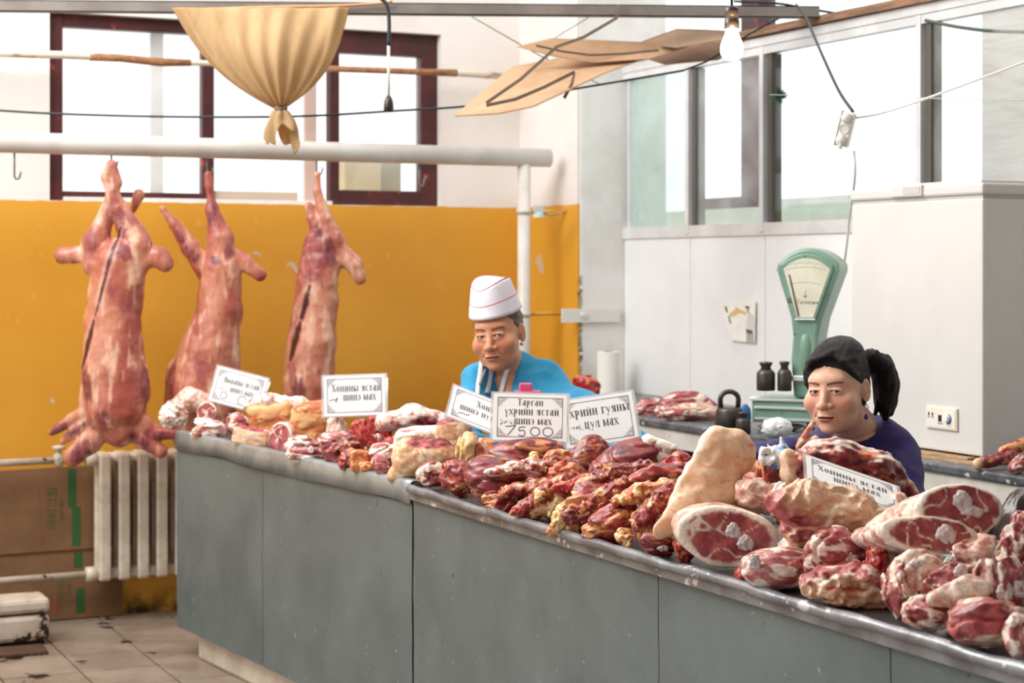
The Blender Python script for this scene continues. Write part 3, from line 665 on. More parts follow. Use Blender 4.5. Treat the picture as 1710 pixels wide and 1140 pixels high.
for py in (666, 679, 698): MB().span((bx0+.01 if py > 670 else bx0-.003, -.108, z_(py+2)), (bx1, -.098, z_(py-2))).build('base_strip', M_chrome, sc, bevel=.001)
for px in (1272, 1392):
    for yy in (-.07, .11): MB().lathe([(.02, 0), (.02, .012), (.011, .018), (.011, z_(703)+.004)], n=14).build('foot', mat('black_plastic'), sc); sc.children[-1].location = (x_(px), yy, 0)
tr_ = MB().lathe([(.0, 0), (.05, 0), (.085, .014), (.088, .02), (.08, .02), (.05, .008), (.0, .008)], n=32).build('weight_pan', mat('pan_steel', L(196, 196, 194), .3, metal=.5), sc, True); tr_.location = (x_(1295), -.03, z_(655))
MB().lathe([(.03, z_(664)), (.03, z_(655)+.001)], n=16).build('pan_stem', M_mints, sc, True); sc.children[-1].location = (x_(1300), -.03, 0)
# weights
M_iron = mat('worn_dark_iron', L(84, 78, 72), .35, metal=.5, var=L(64, 60, 56), vscale=9, spots=[(L(120, 112, 100), 20, .66)])
def weight(px, py, Y, r, h, label, z0=None):
    p = W(px, py, Y); p.z = HB if z0 is None else z0
    t = thing('knob_weight', label, 'weight', p, 0, 'cylinder weights by the scale')
    MB().lathe([(.0, 0), (r*.94, 0), (r, .004), (r, h*.58), (r*.9, h*.66), (r*.6, h*.74)], n=28).build('body', M_iron, t, True)
    MB().lathe([(r*.6, h*.735), (r*.5, h*.82), (r*.62, h*.88), (r*.72, h*.93), (r*.70, h*.985), (r*.3, h), (.0, h)], n=28).build('knob', M_iron, t, True); return t
pan = sc.matrix_world
bpy.context.view_layer.update()
zp = HB+z_(655)+.009
weight(1279, 640, YS-.03, .034, .105, 'larger dark iron weight on the left of the scale pan', zp)
weight(1310, 640, YS-.05, .026, .108, 'slimmer dark iron weight beside the scale column on the pan', zp)
weight(1241, 716, 6.45, .027, .079, 'small dark iron weight standing on the shelf beside the handled weight')
p = W(1218, 706, 6.55); p.z = HB
kt = thing('handled_weight', 'large dark iron weight with a loop handle on the rear shelf', 'weight', p, .1)
MB().lathe([(.0, 0), (.050, 0), (.054, .006), (.049, .075), (.044, .086), (.0, .088)], n=6 and 28).build('body', M_iron, kt, True)
pts = [(-.031, 0, .08), (-.034, 0, .115)]+[(.034*-math.cos(a), 0, .115+.03*math.sin(a)) for a in [math.pi*i/8 for i in range(1, 8)]]+[(.034, 0, .115), (.031, 0, .08)]
MB().tube(pts, .0095, 10).build('handle', M_iron, kt, True)
# papers and small things on the shelf
pp = single('note_block', MB().box(R(3.86, Vof(1262, 3.86), HB+.047), (.04, .055, .094), Matrix.Rotation(-.3, 3, 'Z')), mat('white_card', L(238, 236, 234), .6), 'white carton standing behind the end of the scale', 'carton', bevel=.002)
def crumple(name, c, r, m, label, cat, seed, amp=.22, h=.0065):
    f = lambda P: (ell(P, (0, 0, 0), r)-(1-2*np.abs(pn(P*(1.5/min(r))+seed)))*amp*min(r)-(1-2*np.abs(pn(P*(3.4/min(r))+seed*2)))*amp*.5*min(r))*.7
    P, Q = sdf_mesh(f, [-1.5*q for q in r], [1.5*q for q in r], h)
    P[:, 2] -= P[:, 2].min(); o = link_mesh(name, P, Q, m, None, False, None, c); return tag(o, label, cat)
M_film = mat('cling_film', L(250, 252, 252), .15, trans=.15, spec=.7)
c = W(1297, 718, 6.3); c.z = HB; crumple('plastic_bag', c, (.05, .03, .03), M_film, 'crumpled clear plastic bag lying in front of the scale', 'bag', 3)
c = W(1244, 690, 6.62); c.z = HB; crumple('plastic_wrapper', c, (.022, .014, .045), mat('blue_film', L(70, 140, 215), .3, trans=.2), 'bright blue plastic wrapper behind the small weight', 'wrapper', 9)
Yr = Yu(1016, 4.05); p = W(1016, 0, Yr); p.z = HB
pr = thing('paper_roll', 'white paper roll standing at the far end of the rear shelf', 'roll', p)
hr = Zof(587, Yr)-HB
MB().lathe([(.018, 0), (.054, 0), (.054, hr), (.018, hr)], n=32).build('roll', mat('roll_paper', L(240, 238, 230), .8), pr, True)
for o in pr.children: o.data.polygons.foreach_set('use_smooth', [False]*len(o.data.polygons))
MB().lathe([(.017, hr-.02), (.019, hr-.02), (.019, hr+.002), (.017, hr+.002)], n=24).build('core', M_card, pr)
# picture stuck on the partition
vq = lambda px: Vof(px, UP-.002)
q0 = R(UP-.002, vq(1262), Zof(573, Yu(1262, UP))); pc = thing('torn_picture', 'torn paper picture of a standing figure on the partition panel', 'picture', q0, PHI+math.pi/2)
lx = lambda px: -(vq(px)-vq(1262)) ; 
def pl_(px, py): return (-(vq(px)-vq(1262)), Zof(py, Yu(px, UP))-q0.z)
# local x runs along +v after the quarter turn, so mirror
def pp_(px, py): a = pl_(px, py); return (-a[0], a[1])
M_pp = mat('cream_print', L(232, 228, 216), .7, var=L(238, 236, 228), vscale=20)
MB().prism([pp_(*c) for c in ((1201, 507), (1262, 502), (1261, 573), (1221, 568))], 0, .0012).build('paper', M_pp, pc)
def patch(name, pts, col, y=.0016): MB().prism([pp_(*c) for c in pts], .0010, y).build(name, mat('print_%d_%d_%d' % col, L(*col), .7), pc)
patch('printed_ornament', ((1218, 524), (1226, 518), (1230, 512), (1238, 517), (1247, 522), (1246, 526), (1236, 523), (1228, 527), (1220, 530)), (214, 180, 130))
patch('printed_ornament', ((1210, 511), (1214, 512), (1216, 522), (1213, 521)), (80, 100, 84)); patch('printed_ornament', ((1216, 527), (1218, 527), (1222, 541), (1219, 539)), (80, 100, 84))
patch('printed_robe', ((1249, 523), (1253, 521), (1260, 528), (1261, 542), (1259, 553), (1260, 572), (1247, 571), (1247, 548)), (206, 206, 200), .0018)
patch('printed_skirt', ((1247, 556), (1259, 556), (1260, 572), (1247, 571)), (170, 166, 156), .0020); patch('printed_belt', ((1246, 549), (1258, 552), (1256, 558), (1247, 555)), (96, 84, 72), .0022)
patch('printed_face', ((1246, 515), (1250, 513), (1252, 519), (1250, 524), (1247, 520)), (206, 160, 142), .0021); patch('printed_hair', ((1244, 513), (1248, 510), (1252, 513), (1252, 516), (1248, 514)), (60, 50, 46), .0023)
# ------------------------------------------------------------------ lamps, cables, socket strip
M_black = mat('black_cable', L(34, 40, 42), .5); M_bake = mat('dark_bakelite', L(48, 42, 40), .3); M_wc = mat('white_cable', L(226, 222, 216), .5)
def cable(name, pts, r, m, label, group='loose cables and cords under the roof', n=8):
    return single(name, MB().tube(pts, r, n), m, label, 'cable', group, True)
def spline(pts, n=8):
    P = [Vector(p) for p in pts]; P = [P[0]*2-P[1]]+P+[P[-1]*2-P[-2]]; out = []
    for i in range(1, len(P)-2):
        for j in range(n):
            t = j/n; a, b, c, d = P[i-1:i+3]
            out.append(.5*((2*b)+(-a+c)*t+(2*a-5*b+4*c-d)*t*t+(-a+3*b-3*c+d)*t**3))
    return out+[P[-2]]
YL = 4.7
lp = thing('bulb_lamp', 'lit bare bulb in a dark socket hanging at the top', 'lamp', W(1222, 102, YL))
o_ = W(1222, 102, YL); kk = YL/F
zl = lambda py: (102-py)*kk
MB().lathe([(.0, 0), (.008, .0005), (.018, .004), (.0265, .013), (.0305, .025), (.0305, .036), (.027, .05), (.021, .064), (.0165, .078), (.0145, .088), (.0, .088)], n=32).build('bulb', mat('glowing_bulb', L(255, 214, 150), .2, emit=((1, .84, .6, 1), 9.)), lp, True)
MB().lathe([(.014, .084), (.0195, .086), (.0195, .105), (.0182, .106), (.0182, .118), (.0195, .119), (.0185, .136), (.013, .142), (.006, .144), (.0, .144)], n=28).build('socket', M_bake, lp, True)
MB().tube([(0, 0, .14), (0, 0, .5)], .003, 8).build('cord', M_black, lp, True)
pl_d = bpy.data.lights.new('bulb_glow', 'POINT'); pl_d.energy = 6; pl_d.color = (1, .72, .42); pl_d.shadow_soft_size = .035
pl_o = bpy.data.objects.new('bulb_glow', pl_d); COL.objects.link(pl_o); pl_o.parent = lp; pl_o.location = (0, -.06, .02)
YE = 7.0
ep = thing('empty_lamp_holder', 'empty dark lamp socket hanging on a part white cord before the back window', 'lamp holder', W(649, 187, YE))
kk = YE/F; ze = lambda py: (187-py)*kk
MB().lathe([(.014, 0), (.0195, 0), (.0195, .024), (.017, .045), (.009, .062), (.005, .064), (.0, .064)], n=24).build('socket', M_bake, ep, True)
MB().lathe([(.0, .003), (.012, .003), (.012, .0055), (.0, .006)], n=16).build('contact', mat('orange_insulator', L(220, 150, 90), .5), ep)
MB().tube([(0, 0, .062), (0, 0, ze(75))], .0058, 10).build('white_sleeve', M_wc, ep, True)
MB().tube(spline([(0, 0, ze(76)), (.002, 0, ze(40)), (-.002, 0, ze(18)), (-.01, 0, ze(6)), (-.03, 0, ze(-2))], 5), .0075, 10).build('black_sleeve', M_black, ep, True)
YC = 7.25
cable('sagging_cable', spline([W(-40, 182, YC), W(100, 190, YC), W(300, 195, YC), W(500, 194, YC), W(660, 185, YC), W(800, 175, YC), W(950, 150, YC+.05), W(1040, 135, YC+.1), W(1140, 118, 7.4)], 8), .0045, M_black, 'long black cable sagging across the whole left side')
cable('sagging_cable', spline([W(1140, 118, 7.4), W(1185, 100, 7.3), W(1230, 70, 7.25), W(1290, 36, 7.22), W(1345, 12, 7.2)], 8), .004, M_black, 'black cable climbing from the cardboard to the beam end')
YK = 6.1
cable('black_power_cord', spline([W(1330, 8, 7.1), W(1347, 32, 6.95), W(1370, 85, 6.6), W(1400, 150, 6.3), W(1424, 186, YK)], 6), .0055, M_black, 'black power cord running down to the socket strip')
cable('white_power_cord', spline([W(1428, 197, YK), W(1475, 188, YK), W(1545, 165, 6), W(1640, 130, 5.9), W(1760, 85, 5.8)], 6), .004, M_wc, 'thin white cord running off to the right from the socket strip')
cable('white_power_cord', spline([W(1426, 252, YK), W(1428, 285, YK), W(1425, 320, 6.25), W(1419, 360, 6.5), W(1415, 400, 6.6), W(1410, 440, 6.7)], 6), .0045, M_wc, 'thin white cord hanging down beside the freezer')
cable('green_string', [W(788, 28, 7.1), W(900, 92, 7.3), W(1005, 142, 7.6)], .0022, mat('green_string', L(70, 130, 90), .7), 'thin green string slanting from the beam to the pier')
cable('thin_wire', [W(905, 78, 7.2), W(940, 55, 7.2), W(985, 28, 7.15)], .002, mat('grey_wire', L(140, 145, 148), .5), 'thin grey wire from the beam to the cardboard')
cable('upper_cable', spline([W(1225, 2, 7.15), W(1300, 6, 7.15), W(1345, 14, 7.2), W(1420, 26, 7.3)], 5), .005, M_black, 'black cable lying along the beam end')
cable('upper_cable', spline([W(1545, 34, 6.5), W(1600, 45, 6.4), W(1660, 52, 6.3), W(1740, 54, 6.2)], 5), .006, mat('grey_green_cable', L(70, 84, 76), .5), 'dark cable at the top right behind the freezer')
cable('thin_wire', [W(1285, 158, 7.3), W(1500, 163, 6.6), W(1730, 168, 6.0)], .0015, mat('pale_green_wire', L(190, 208, 196), .6), 'pale wire stretched along the wide glazed bay')
# copper wire on the beam
cable('copper_wire', spline([W(290, 17, 7.12), W(450, 12, 7.12), W(560, 10, 7.12), W(640, 5, 7.12), W(655, 1, 7.12)], 6), .006, mat('bare_copper', L(200, 150, 105), .4, metal=.3), 'bare copper rod lying on the beam above the sackcloth')
# socket strip
p = W(1412, 216, YK); ss = thing('socket_strip', 'white three way socket strip hanging from the black cord', 'socket', p); ss.rotation_euler = (0, math.radians(14), math.radians(-25))
kk = YK/F
MB().box((0, 0, 0), (.045, .035, .118)).build('case', M_wc, ss, bevel=.006)
MB().box((-.021, 0, 0), (.004, .037, .12)).build('back_cover', mat('charcoal_cover', L(88, 84, 80), .5), ss, bevel=.002)
for zc in (.038, 0, -.038):
    o = MB().lathe([(.0, 0), (.018, 0), (.018, .003), (.0155, .0032), (.014, .001), (.0, .001)], n=20).build('socket_ring', mat('socket_grey', L(206, 202, 196), .5), ss); o.location = (0, -.0175, zc); o.rotation_euler.x = math.pi/2
for zc in (.038, -.038):
    o = MB().lathe([(.0, 0), (.0165, 0), (.0155, .018), (.008, .024), (.0, .024)], n=20).build('plug', M_wc, ss, True); o.location = (0, -.018, zc); o.rotation_euler.x = math.pi/2
    MB().tube([(0, -.034, zc), (.008, -.034, zc-.03 if zc < 0 else zc)], .006, 8).build('plug_tail', M_wc, ss, True)
# plant sprig taped to the glass
sp = MB(); rg = random.Random(2); p = W(1302, 160, Yu(1302, UP-.06))
for i in range(110):
    d = Vector((rg.gauss(0, 1), rg.gauss(0, .4), rg.gauss(0, 1))).normalized(); q = p+d*rg.uniform(.02, .045); n = d.orthogonal().normalized()*.005
    sp.add([p+n, q, p-n, p+d*.01+n.cross(d).normalized()*.003], [(0, 1, 3), (1, 2, 3), (2, 0, 3), (0, 2, 1)])
single('pine_sprig', sp, mat('sprig_green', L(40, 84, 58), .6), 'small dark green sprig hanging before the wide glazed bay', 'sprig')
# ------------------------------------------------------------------ strapped cardboard under the beam
M_cb = mat('tan_strip_board', L(190, 152, 118), .85, var=L(176, 138, 104), vscale=5, bump=.06, bscale=50)
M_strap = mat('brown_strap', L(112, 92, 78), .7)
def board(label, corners, th=.006, name='cardboard_piece', group='cardboard tied up under the beam', m=None):
    P = [W(*c) for c in corners]; c = sum(P, Vector())/len(P); n = (P[1]-P[0]).cross(P[2]-P[0]).normalized()
    zmin = min(p.z for p in P); base = Vector((c.x, c.y, zmin)); k = len(P)
    vs = [p-base+n*th/2 for p in P]+[p-base-n*th/2 for p in P]
    o = link_mesh(name, vs, [list(range(k)), list(range(2*k-1, k-1, -1))]+[[i, i+k, (i+1) % k+k, (i+1) % k] for i in range(k)], m or M_cb, None, False, None, base); return tag(o, label, 'cardboard', group)
board('long tan cardboard flap drooping to the left under the beam', [(759, 194, 6.7), (800, 160, 6.9), (856, 112, 7.1), (930, 98, 7.25), (1035, 108, 7.3), (1090, 92, 7.25), (1010, 122, 7.0), (940, 155, 6.75), (890, 178, 6.65), (832, 190, 6.6)])
board('short upper cardboard flap under the beam strap', [(862, 78, 7.0), (922, 64, 7.1), (1000, 84, 7.3), (1110, 72, 7.3), (1150, 78, 7.3), (1080, 98, 7.15), (990, 104, 7.1), (930, 96, 7.05)])
board('dark cardboard tilted between the pier and the bulb', [(1060, 74, 7.35), (1130, 48, 7.3), (1190, 50, 7.25), (1250, 54, 7.2), (1210, 66, 7.15), (1130, 80, 7.2)], m=mat('dark_tan_board', L(150, 122, 98), .85))  # this board has a darker tan colour
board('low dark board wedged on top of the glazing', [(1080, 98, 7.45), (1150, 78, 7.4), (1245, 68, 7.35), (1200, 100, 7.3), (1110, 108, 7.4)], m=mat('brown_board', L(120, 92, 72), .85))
def strap(label, pts, w=.012):
    vs = []; fs = []; P = [W(*p) for p in pts]
    for i, p in enumerate(P):
        t = (P[min(i+1, len(P)-1)]-P[max(i-1, 0)]).normalized(); s = t.cross(Vector((0, 1, 0))).normalized()*w
        vs += [p+s+Vector((0, -.002, 0)), p-s+Vector((0, -.002, 0)), p-s+Vector((0, .001, 0)), p+s+Vector((0, .001, 0))]
    for i in range(len(P)-1):
        for j in range(4): a = i*4+j; c_ = i*4+(j+1) % 4; fs.append([a, c_, c_+4, a+4])
    fs += [[3, 2, 1, 0], [len(P)*4-4+j for j in range(4)]]; b = MB(); b.add(vs, fs); return single('strap', b, M_strap, label, 'strap', 'brown straps holding the cardboard')
strap('brown strap running from the beam down to the cardboard tip', [(1033, 8, 7.12), (1030, 30, 7.1), (975, 62, 7.0), (930, 78, 6.98), (870, 132, 6.68), (812, 172, 6.58)], .006)
strap('brown strap under the cardboard with a hanging end', [(812, 176, 6.57), (860, 166, 6.60), (910, 145, 6.68), (960, 120, 6.85), (955, 140, 6.84), (942, 164, 6.84)], .006)
strap('short brown strap along the upper flap', [(895, 76, 6.95), (940, 86, 6.98), (985, 92, 7.02), (1040, 90, 7.08), (1100, 84, 7.12)], .004)
# ------------------------------------------------------------------ tied sackcloth
def sackcloth():
    Y0 = 7.08; top = W(435, 14, Y0); kk = Y0/F
    t = thing('tied_sackcloth', 'beige sackcloth hung from the beam and tied in a knot below', 'cloth', W(468, 258, Y0))
    o = W(468, 258, Y0); nu, nv = 120, 60; vs = []; fs = []
    def edge(tv):   # left and right edge px at each row
        y = 14+tv*(184-14); s = tv
        l = 288+(462-288)*(s**1.0*.55+.45*s**3.2); r = 584+(474-584)*(.35*s+.65*s**3.4); return l, r, y
    for j in range(nv+1):
        s = j/nv; l, r, y = edge(s)
        for i in range(nu+1):
            a = i/nu; x = l+(r-l)*a; fold = math.sin(a*46+3*math.sin(s*2))*(.006+.004*s)+math.sin(a*17+1)*.010*(1-s)
            belly = -.10*math.sin(math.pi*a)*(math.sin(math.pi*min(1, s*1.02))**.8)-.02
            edgef = (.016*math.exp(-((a-.06)/.03)**2)+.014*math.exp(-((a-.94)/.03)**2))
            hang = 5*math.sin(math.pi*a)*0
            p = W(x, y+hang, Y0+.0); vs.append(tuple(p+Vector((0, belly+fold*(.4+.6*math.sin(math.pi*min(a*1.0, 1)))-edgef, 0))-o))
    for j in range(nv):
        for i in range(nu): e = j*(nu+1)+i; fs.append([e, e+nu+1, e+nu+2, e+1])
    m = mat('beige_sackcloth', L(225, 197, 153), .9, var=L(209, 177, 132), vscale=3, bump=.25, bscale=160, stretch=(2.2, 1, .5), spots=[(L(226, 196, 156), 24, .64)])
    nt = m.node_tree; b = nt.nodes['Principled BSDF']; tr = nt.nodes.new('ShaderNodeBsdfTranslucent'); ms = nt.nodes.new('ShaderNodeMixShader'); ms.inputs[0].default_value = .5
    nt.links.new(b.inputs['Base Color'].links[0].from_socket, tr.inputs[0]); out = [n for n in nt.nodes if n.type == 'OUTPUT_MATERIAL'][0]
    nt.links.new(b.outputs[0], ms.inputs[1]); nt.links.new(tr.outputs[0], ms.inputs[2]); nt.links.new(ms.outputs[0], out.inputs[0])
    c = link_mesh('cloth', vs, fs, m, t, True); c.modifiers.new('thick', 'SOLIDIFY').thickness = .002
    vs = []; fs = []
    for k_, (xs, ys, rr, sq) in enumerate(((468, 181, .020, .3), (468, 184, .030, 0), (469, 187, .026, 0))): pass
    MB().tube([W(461, 180, Y0-.03)-o, W(468, 184, Y0-.045)-o, W(476, 181, Y0-.03)-o, W(468, 178, Y0-.01)-o, W(461, 180, Y0-.03)-o], .011, 10).build('knot', mat('dark_twine', L(130, 102, 72), .9), t, True)
    nu, nv = 72, 18
    for j in range(nv+1):
        s = j/nv
        for i in range(nu):
            a = 2*math.pi*i/nu; rad = (10+22*s**.7*(1-.25*s))*kk*(1+.22*math.sin(a*7+2*s)+.12*math.sin(a*3+5*s)); yy = 184+(48+14*math.sin(a*2+.6)+8*math.sin(a*5))*s+8*s*math.cos(a-1.3)
            p = W(468+4*s, yy, Y0-.03); vs.append(tuple(p+Vector((rad*math.cos(a), rad*.6*math.sin(a), 0))-o))
    for j in range(nv):
        for i in range(nu): e = j*nu+i; e2 = j*nu+(i+1) % nu; fs.append([e, e+nu, e2+nu, e2])
    c = link_mesh('tail', vs, fs, m, t, True); c.modifiers.new('thick', 'SOLIDIFY').thickness = .002
sackcloth()
# ------------------------------------------------------------------ raw meat
M_flesh = mat('raw_flesh', None, .34, attr=True, coat=.4, bump=.22, bscale=110, spec=.5, grain=(170, .22))
M_rind = mat('raw_rind', None, .46, attr=True, coat=.12, bump=.12, bscale=120, spec=.4, grain=(90, .07))
M_bone = mat('wet_bone', L(226, 218, 214), .3, var=L(206, 186, 184), vscale=40, coat=.3)
PAL = {k: tuple(LA(*c) for c in v) for k, v in dict(
    beef=((122, 28, 32), (176, 58, 54), (234, 166, 104)), dark=((98, 24, 30), (146, 46, 48), (220, 150, 98)),
    mutton=((140, 48, 54), (184, 86, 84), (242, 222, 202)), pink=((164, 74, 76), (204, 126, 118), (244, 228, 212)),
    white=((186, 96, 90), (236, 200, 180), (248, 238, 226)), yellow=((186, 74, 46), (226, 150, 88), (242, 202, 142)),
    skin=((214, 158, 116), (234, 190, 150), (244, 216, 184)), bright=((142, 14, 22), (192, 34, 36), (228, 140, 100)),
    orange=((190, 96, 60), (220, 146, 92), (238, 180, 122)), pale=((206, 140, 124), (232, 186, 164), (246, 226, 206))).items()}
CNT = {1: (A1, N1, HT+.003), 2: (A2, N2, HT-.012), 3: (Vector((UBF, 0)), Vector((1, 0)), HB)}
def plane_Y(px, du, c):
    k = (px-CX)/F; a, b = CP*k+SP, -SP*k+CP; A, n, _ = CNT[c]; return (du+A.dot(n))/(a*n.x+b*n.y)
def du_of(px, Y, c):
    k = (px-CX)/F; A, n, _ = CNT[c]; return ((CP*k+SP)*n.x+(-SP*k+CP)*n.y)*Y-A.dot(n)
_ms = [100]
def groove(Q, seed): return np.exp(-(pn(Q*.85+seed*2.3)/.07)**2)
def paint(P, N, pal, lvl, s, seed, axis=None, fib=1., sharp=.08):
    dk, md, ft = PAL[pal]; A = np.array([1., 1., 1.]) if axis is None else axis
    Q = P*A/s; n1 = fbm(Q*1.5+seed*3.1, 4); n2 = fbm(Q*3.4+seed*5.7+9, 3)
    fibr = pn(P*A*A*A*(9./s)+seed); line = sst(.80, .95, 1-2*np.abs(pn(P*A*A*(2.6/s)+seed*1.9)))*sst(-.1, .35, fbm(Q*1.2+seed*8.8, 2))
    col = mixc(dk, md, sst(-.6, .6, n2+.55*fibr*fib)); col = mixc(col, md*.55+ft*.45, .6*sst(.35, .75, fibr+.4*n2))
    fm = np.maximum(sst(lvl-sharp, lvl+sharp, n1+.25*n2+.18*fibr+.05), .75*line)
    fcol = mixc(ft, ft*.78+md*.22, sst(-.2, .7, n2)); col = mixc(col, fcol, fm)
    g = groove(Q, seed); col = mixc(col, dk*.75, .55*g*(1-.6*fm)); return col, fm
BASE_DU = .02
def put(name, label, P, Q, col, c, m, group, P_parts=()):
    o = link_mesh(name, P, Q, m, None, True, col, c); tag(o, label, 'meat', group); return o
GRP = 'raw meat laid out on the market counters'
def place(cx, cy, w, h, cnt, du, dp, ext=True):
    """pixel box -> centre and half sizes on the counter"""
    w *= 1.1; h *= 1.08
    zt = CNT[cnt][2]; yb = cy+h*.5
    if du is None:
        Yb = F*(HC-zt)/max(yb-HY, 60); d = du_of(cx, Yb, cnt); d = min(max(d, .015), .42)
    else: d = du
    Y0 = plane_Y(cx, d, cnt); hx = w/2*Y0/F; hz = h/2*Y0/F; hy = dp/2 if dp else min(max(.8*math.sqrt(hx*hz), .03), .085)
    Yc = Y0+hy*.7; hx = w/2*Yc/F; hz = h/2*Yc/F; c = W(cx, cy, Yc)
    if ext and c.z-hz > zt+.004:                     # sits on the heap: let its hidden underside reach down
        e = min(c.z-hz-zt, .07); c.z -= e/2; hz += e/2
    return c, hx, hy, hz
def meat(label, cx, cy, w, h, kind='chunk', pal='mutton', lvl=.15, roll=0., du=None, dp=None, cnt=2, name='meat_cut', res=None, fold=1., seed=None, cfn=None, m=None, bones=(), cuts=2, ext=True, yaw=0., group=GRP, amp=1.):
    _ms[0] += 1; sd = seed if seed is not None else _ms[0]; rg = np.random.RandomState(sd)
    c, hx, hy, hz = place(cx, cy, w, h, cnt, du, dp, ext); s = min(hx, hz, hy*1.3); Rm = rotm(0, roll, yaw)
    ax = np.array([.42, .8, 1.]) if hx > 1.25*hz else np.array([1., .8, .55]) if hz > 1.25*hx else np.array([.6, .9, .9])
    H = np.array([hx, hy, hz])
    if kind == 'chunk':
        els = [((rg.uniform(-.42, .42, 3)*H), H*rg.uniform(.5, .72, 3)) for _ in range(4)]+[(np.zeros(3), H*.78)]
        pls = []
        for _ in range(cuts):
            n = rg.normal(size=3); n[1] = -abs(n[1]); n[2] = abs(n[2])*.8; n /= np.linalg.norm(n); pls.append((n, .80*np.linalg.norm(n*H)))
        def base(q):
            d = None
            for (e, r) in els: d = ell(q, e, r) if d is None else smin(d, ell(q, e, r), .25*s)
            for n, t in pls: d = smax(d, q @ n-t, .08*s)
            return d
    elif kind == 'muscle':
        def base(q):
            q = q.copy(); q[:, 2] += .18*hz*np.sin(q[:, 0]/hx*2+sd); return smin(ell(q, (0, 0, 0), H*.97), ell(q, (.35*hx, 0, -.2*hz), H*.68), .2*s)
    elif kind == 'slab':
        def base(q):
            q = q.copy(); q[:, 2] += .14*hz*np.cos(q[:, 0]/hx*1.6+sd); return rbox(q, (0, 0, 0), H*.95, .42*s)
    elif kind == 'lump':
        els = [((rg.uniform(-.7, .7, 3)*H), np.full(3, s*rg.uniform(.42, .62))) for _ in range(9)]
        def base(q):
            d = ell(q, (0, 0, 0), H*.7)
            for (e, r) in els: d = smin(d, ell(q, e, r), .15*s)
            return d
    def disp(q):
        Q = q*ax/s
        if kind in ('muscle',): return .12*s*amp*fbm(Q*1.0+sd*3.1, 3)+.045*s*pn(q*ax*ax*(6/s)+sd)-.10*s*groove(Q, sd)
        if kind == 'slab': return .07*s*amp*fbm(Q*1.6+sd*3.1, 3)
        n1 = fbm(Q*1.15+sd*3.1, 3); rd = 1-2*np.abs(pn(Q*1.7+sd*7.7)); return s*amp*(.13*n1+.09*fold*(rd-.3)+.07*fbm(Q*4.+sd, 2)-.20*groove(Q, sd)*min(1., fold))
    def f(P): q = P @ Rm; return base(q)-disp(q)
    e = np.abs(Rm) @ (H*1.35); hh = res or min(max(max(hx, hz)/26, .0026), .0048)
    P, Q = sdf_mesh(f, -e, e, hh); N = normals(P, Q); q = P @ Rm
    col, fm = paint(q, N, pal, lvl, s, sd, ax)
    if cfn: col = cfn(q/H, col, N, q, sd)
    o = put(name, label, P, Q, col, c, m or (M_rind if pal in ('skin', 'orange') else M_flesh), group)
    for (bx, bz, r, rz) in bones: bone(o, Vector(Rm @ np.array([bx*hx, -hy*.80, bz*hz])), r, rz)
    return o
_bone = {}
def bone(parent, loc, r, rz, tilt=0.):
    key = round(rz/r, 1)
    f = lambda P: np.maximum(ell(P, (0, 0, 0), (.02, .008, .02*rz/r))+.0042*fbm(P*95, 2), -(ell(P, (.003, -.009, .002), (.0075, .004, .008*rz/r))))
    if key not in _bone:
        P, Q = sdf_mesh(f, (-.026,)*3, (.026, .026, .026), .0026); o = link_mesh('bone', P, Q, M_bone, parent, True); _bone[key] = o
    else: o = _bone[key].copy(); COL.objects.link(o); o.parent = parent
    o.location = loc; o.scale = (r/.02,)*3; o.rotation_euler = (0, tilt, 0); return o
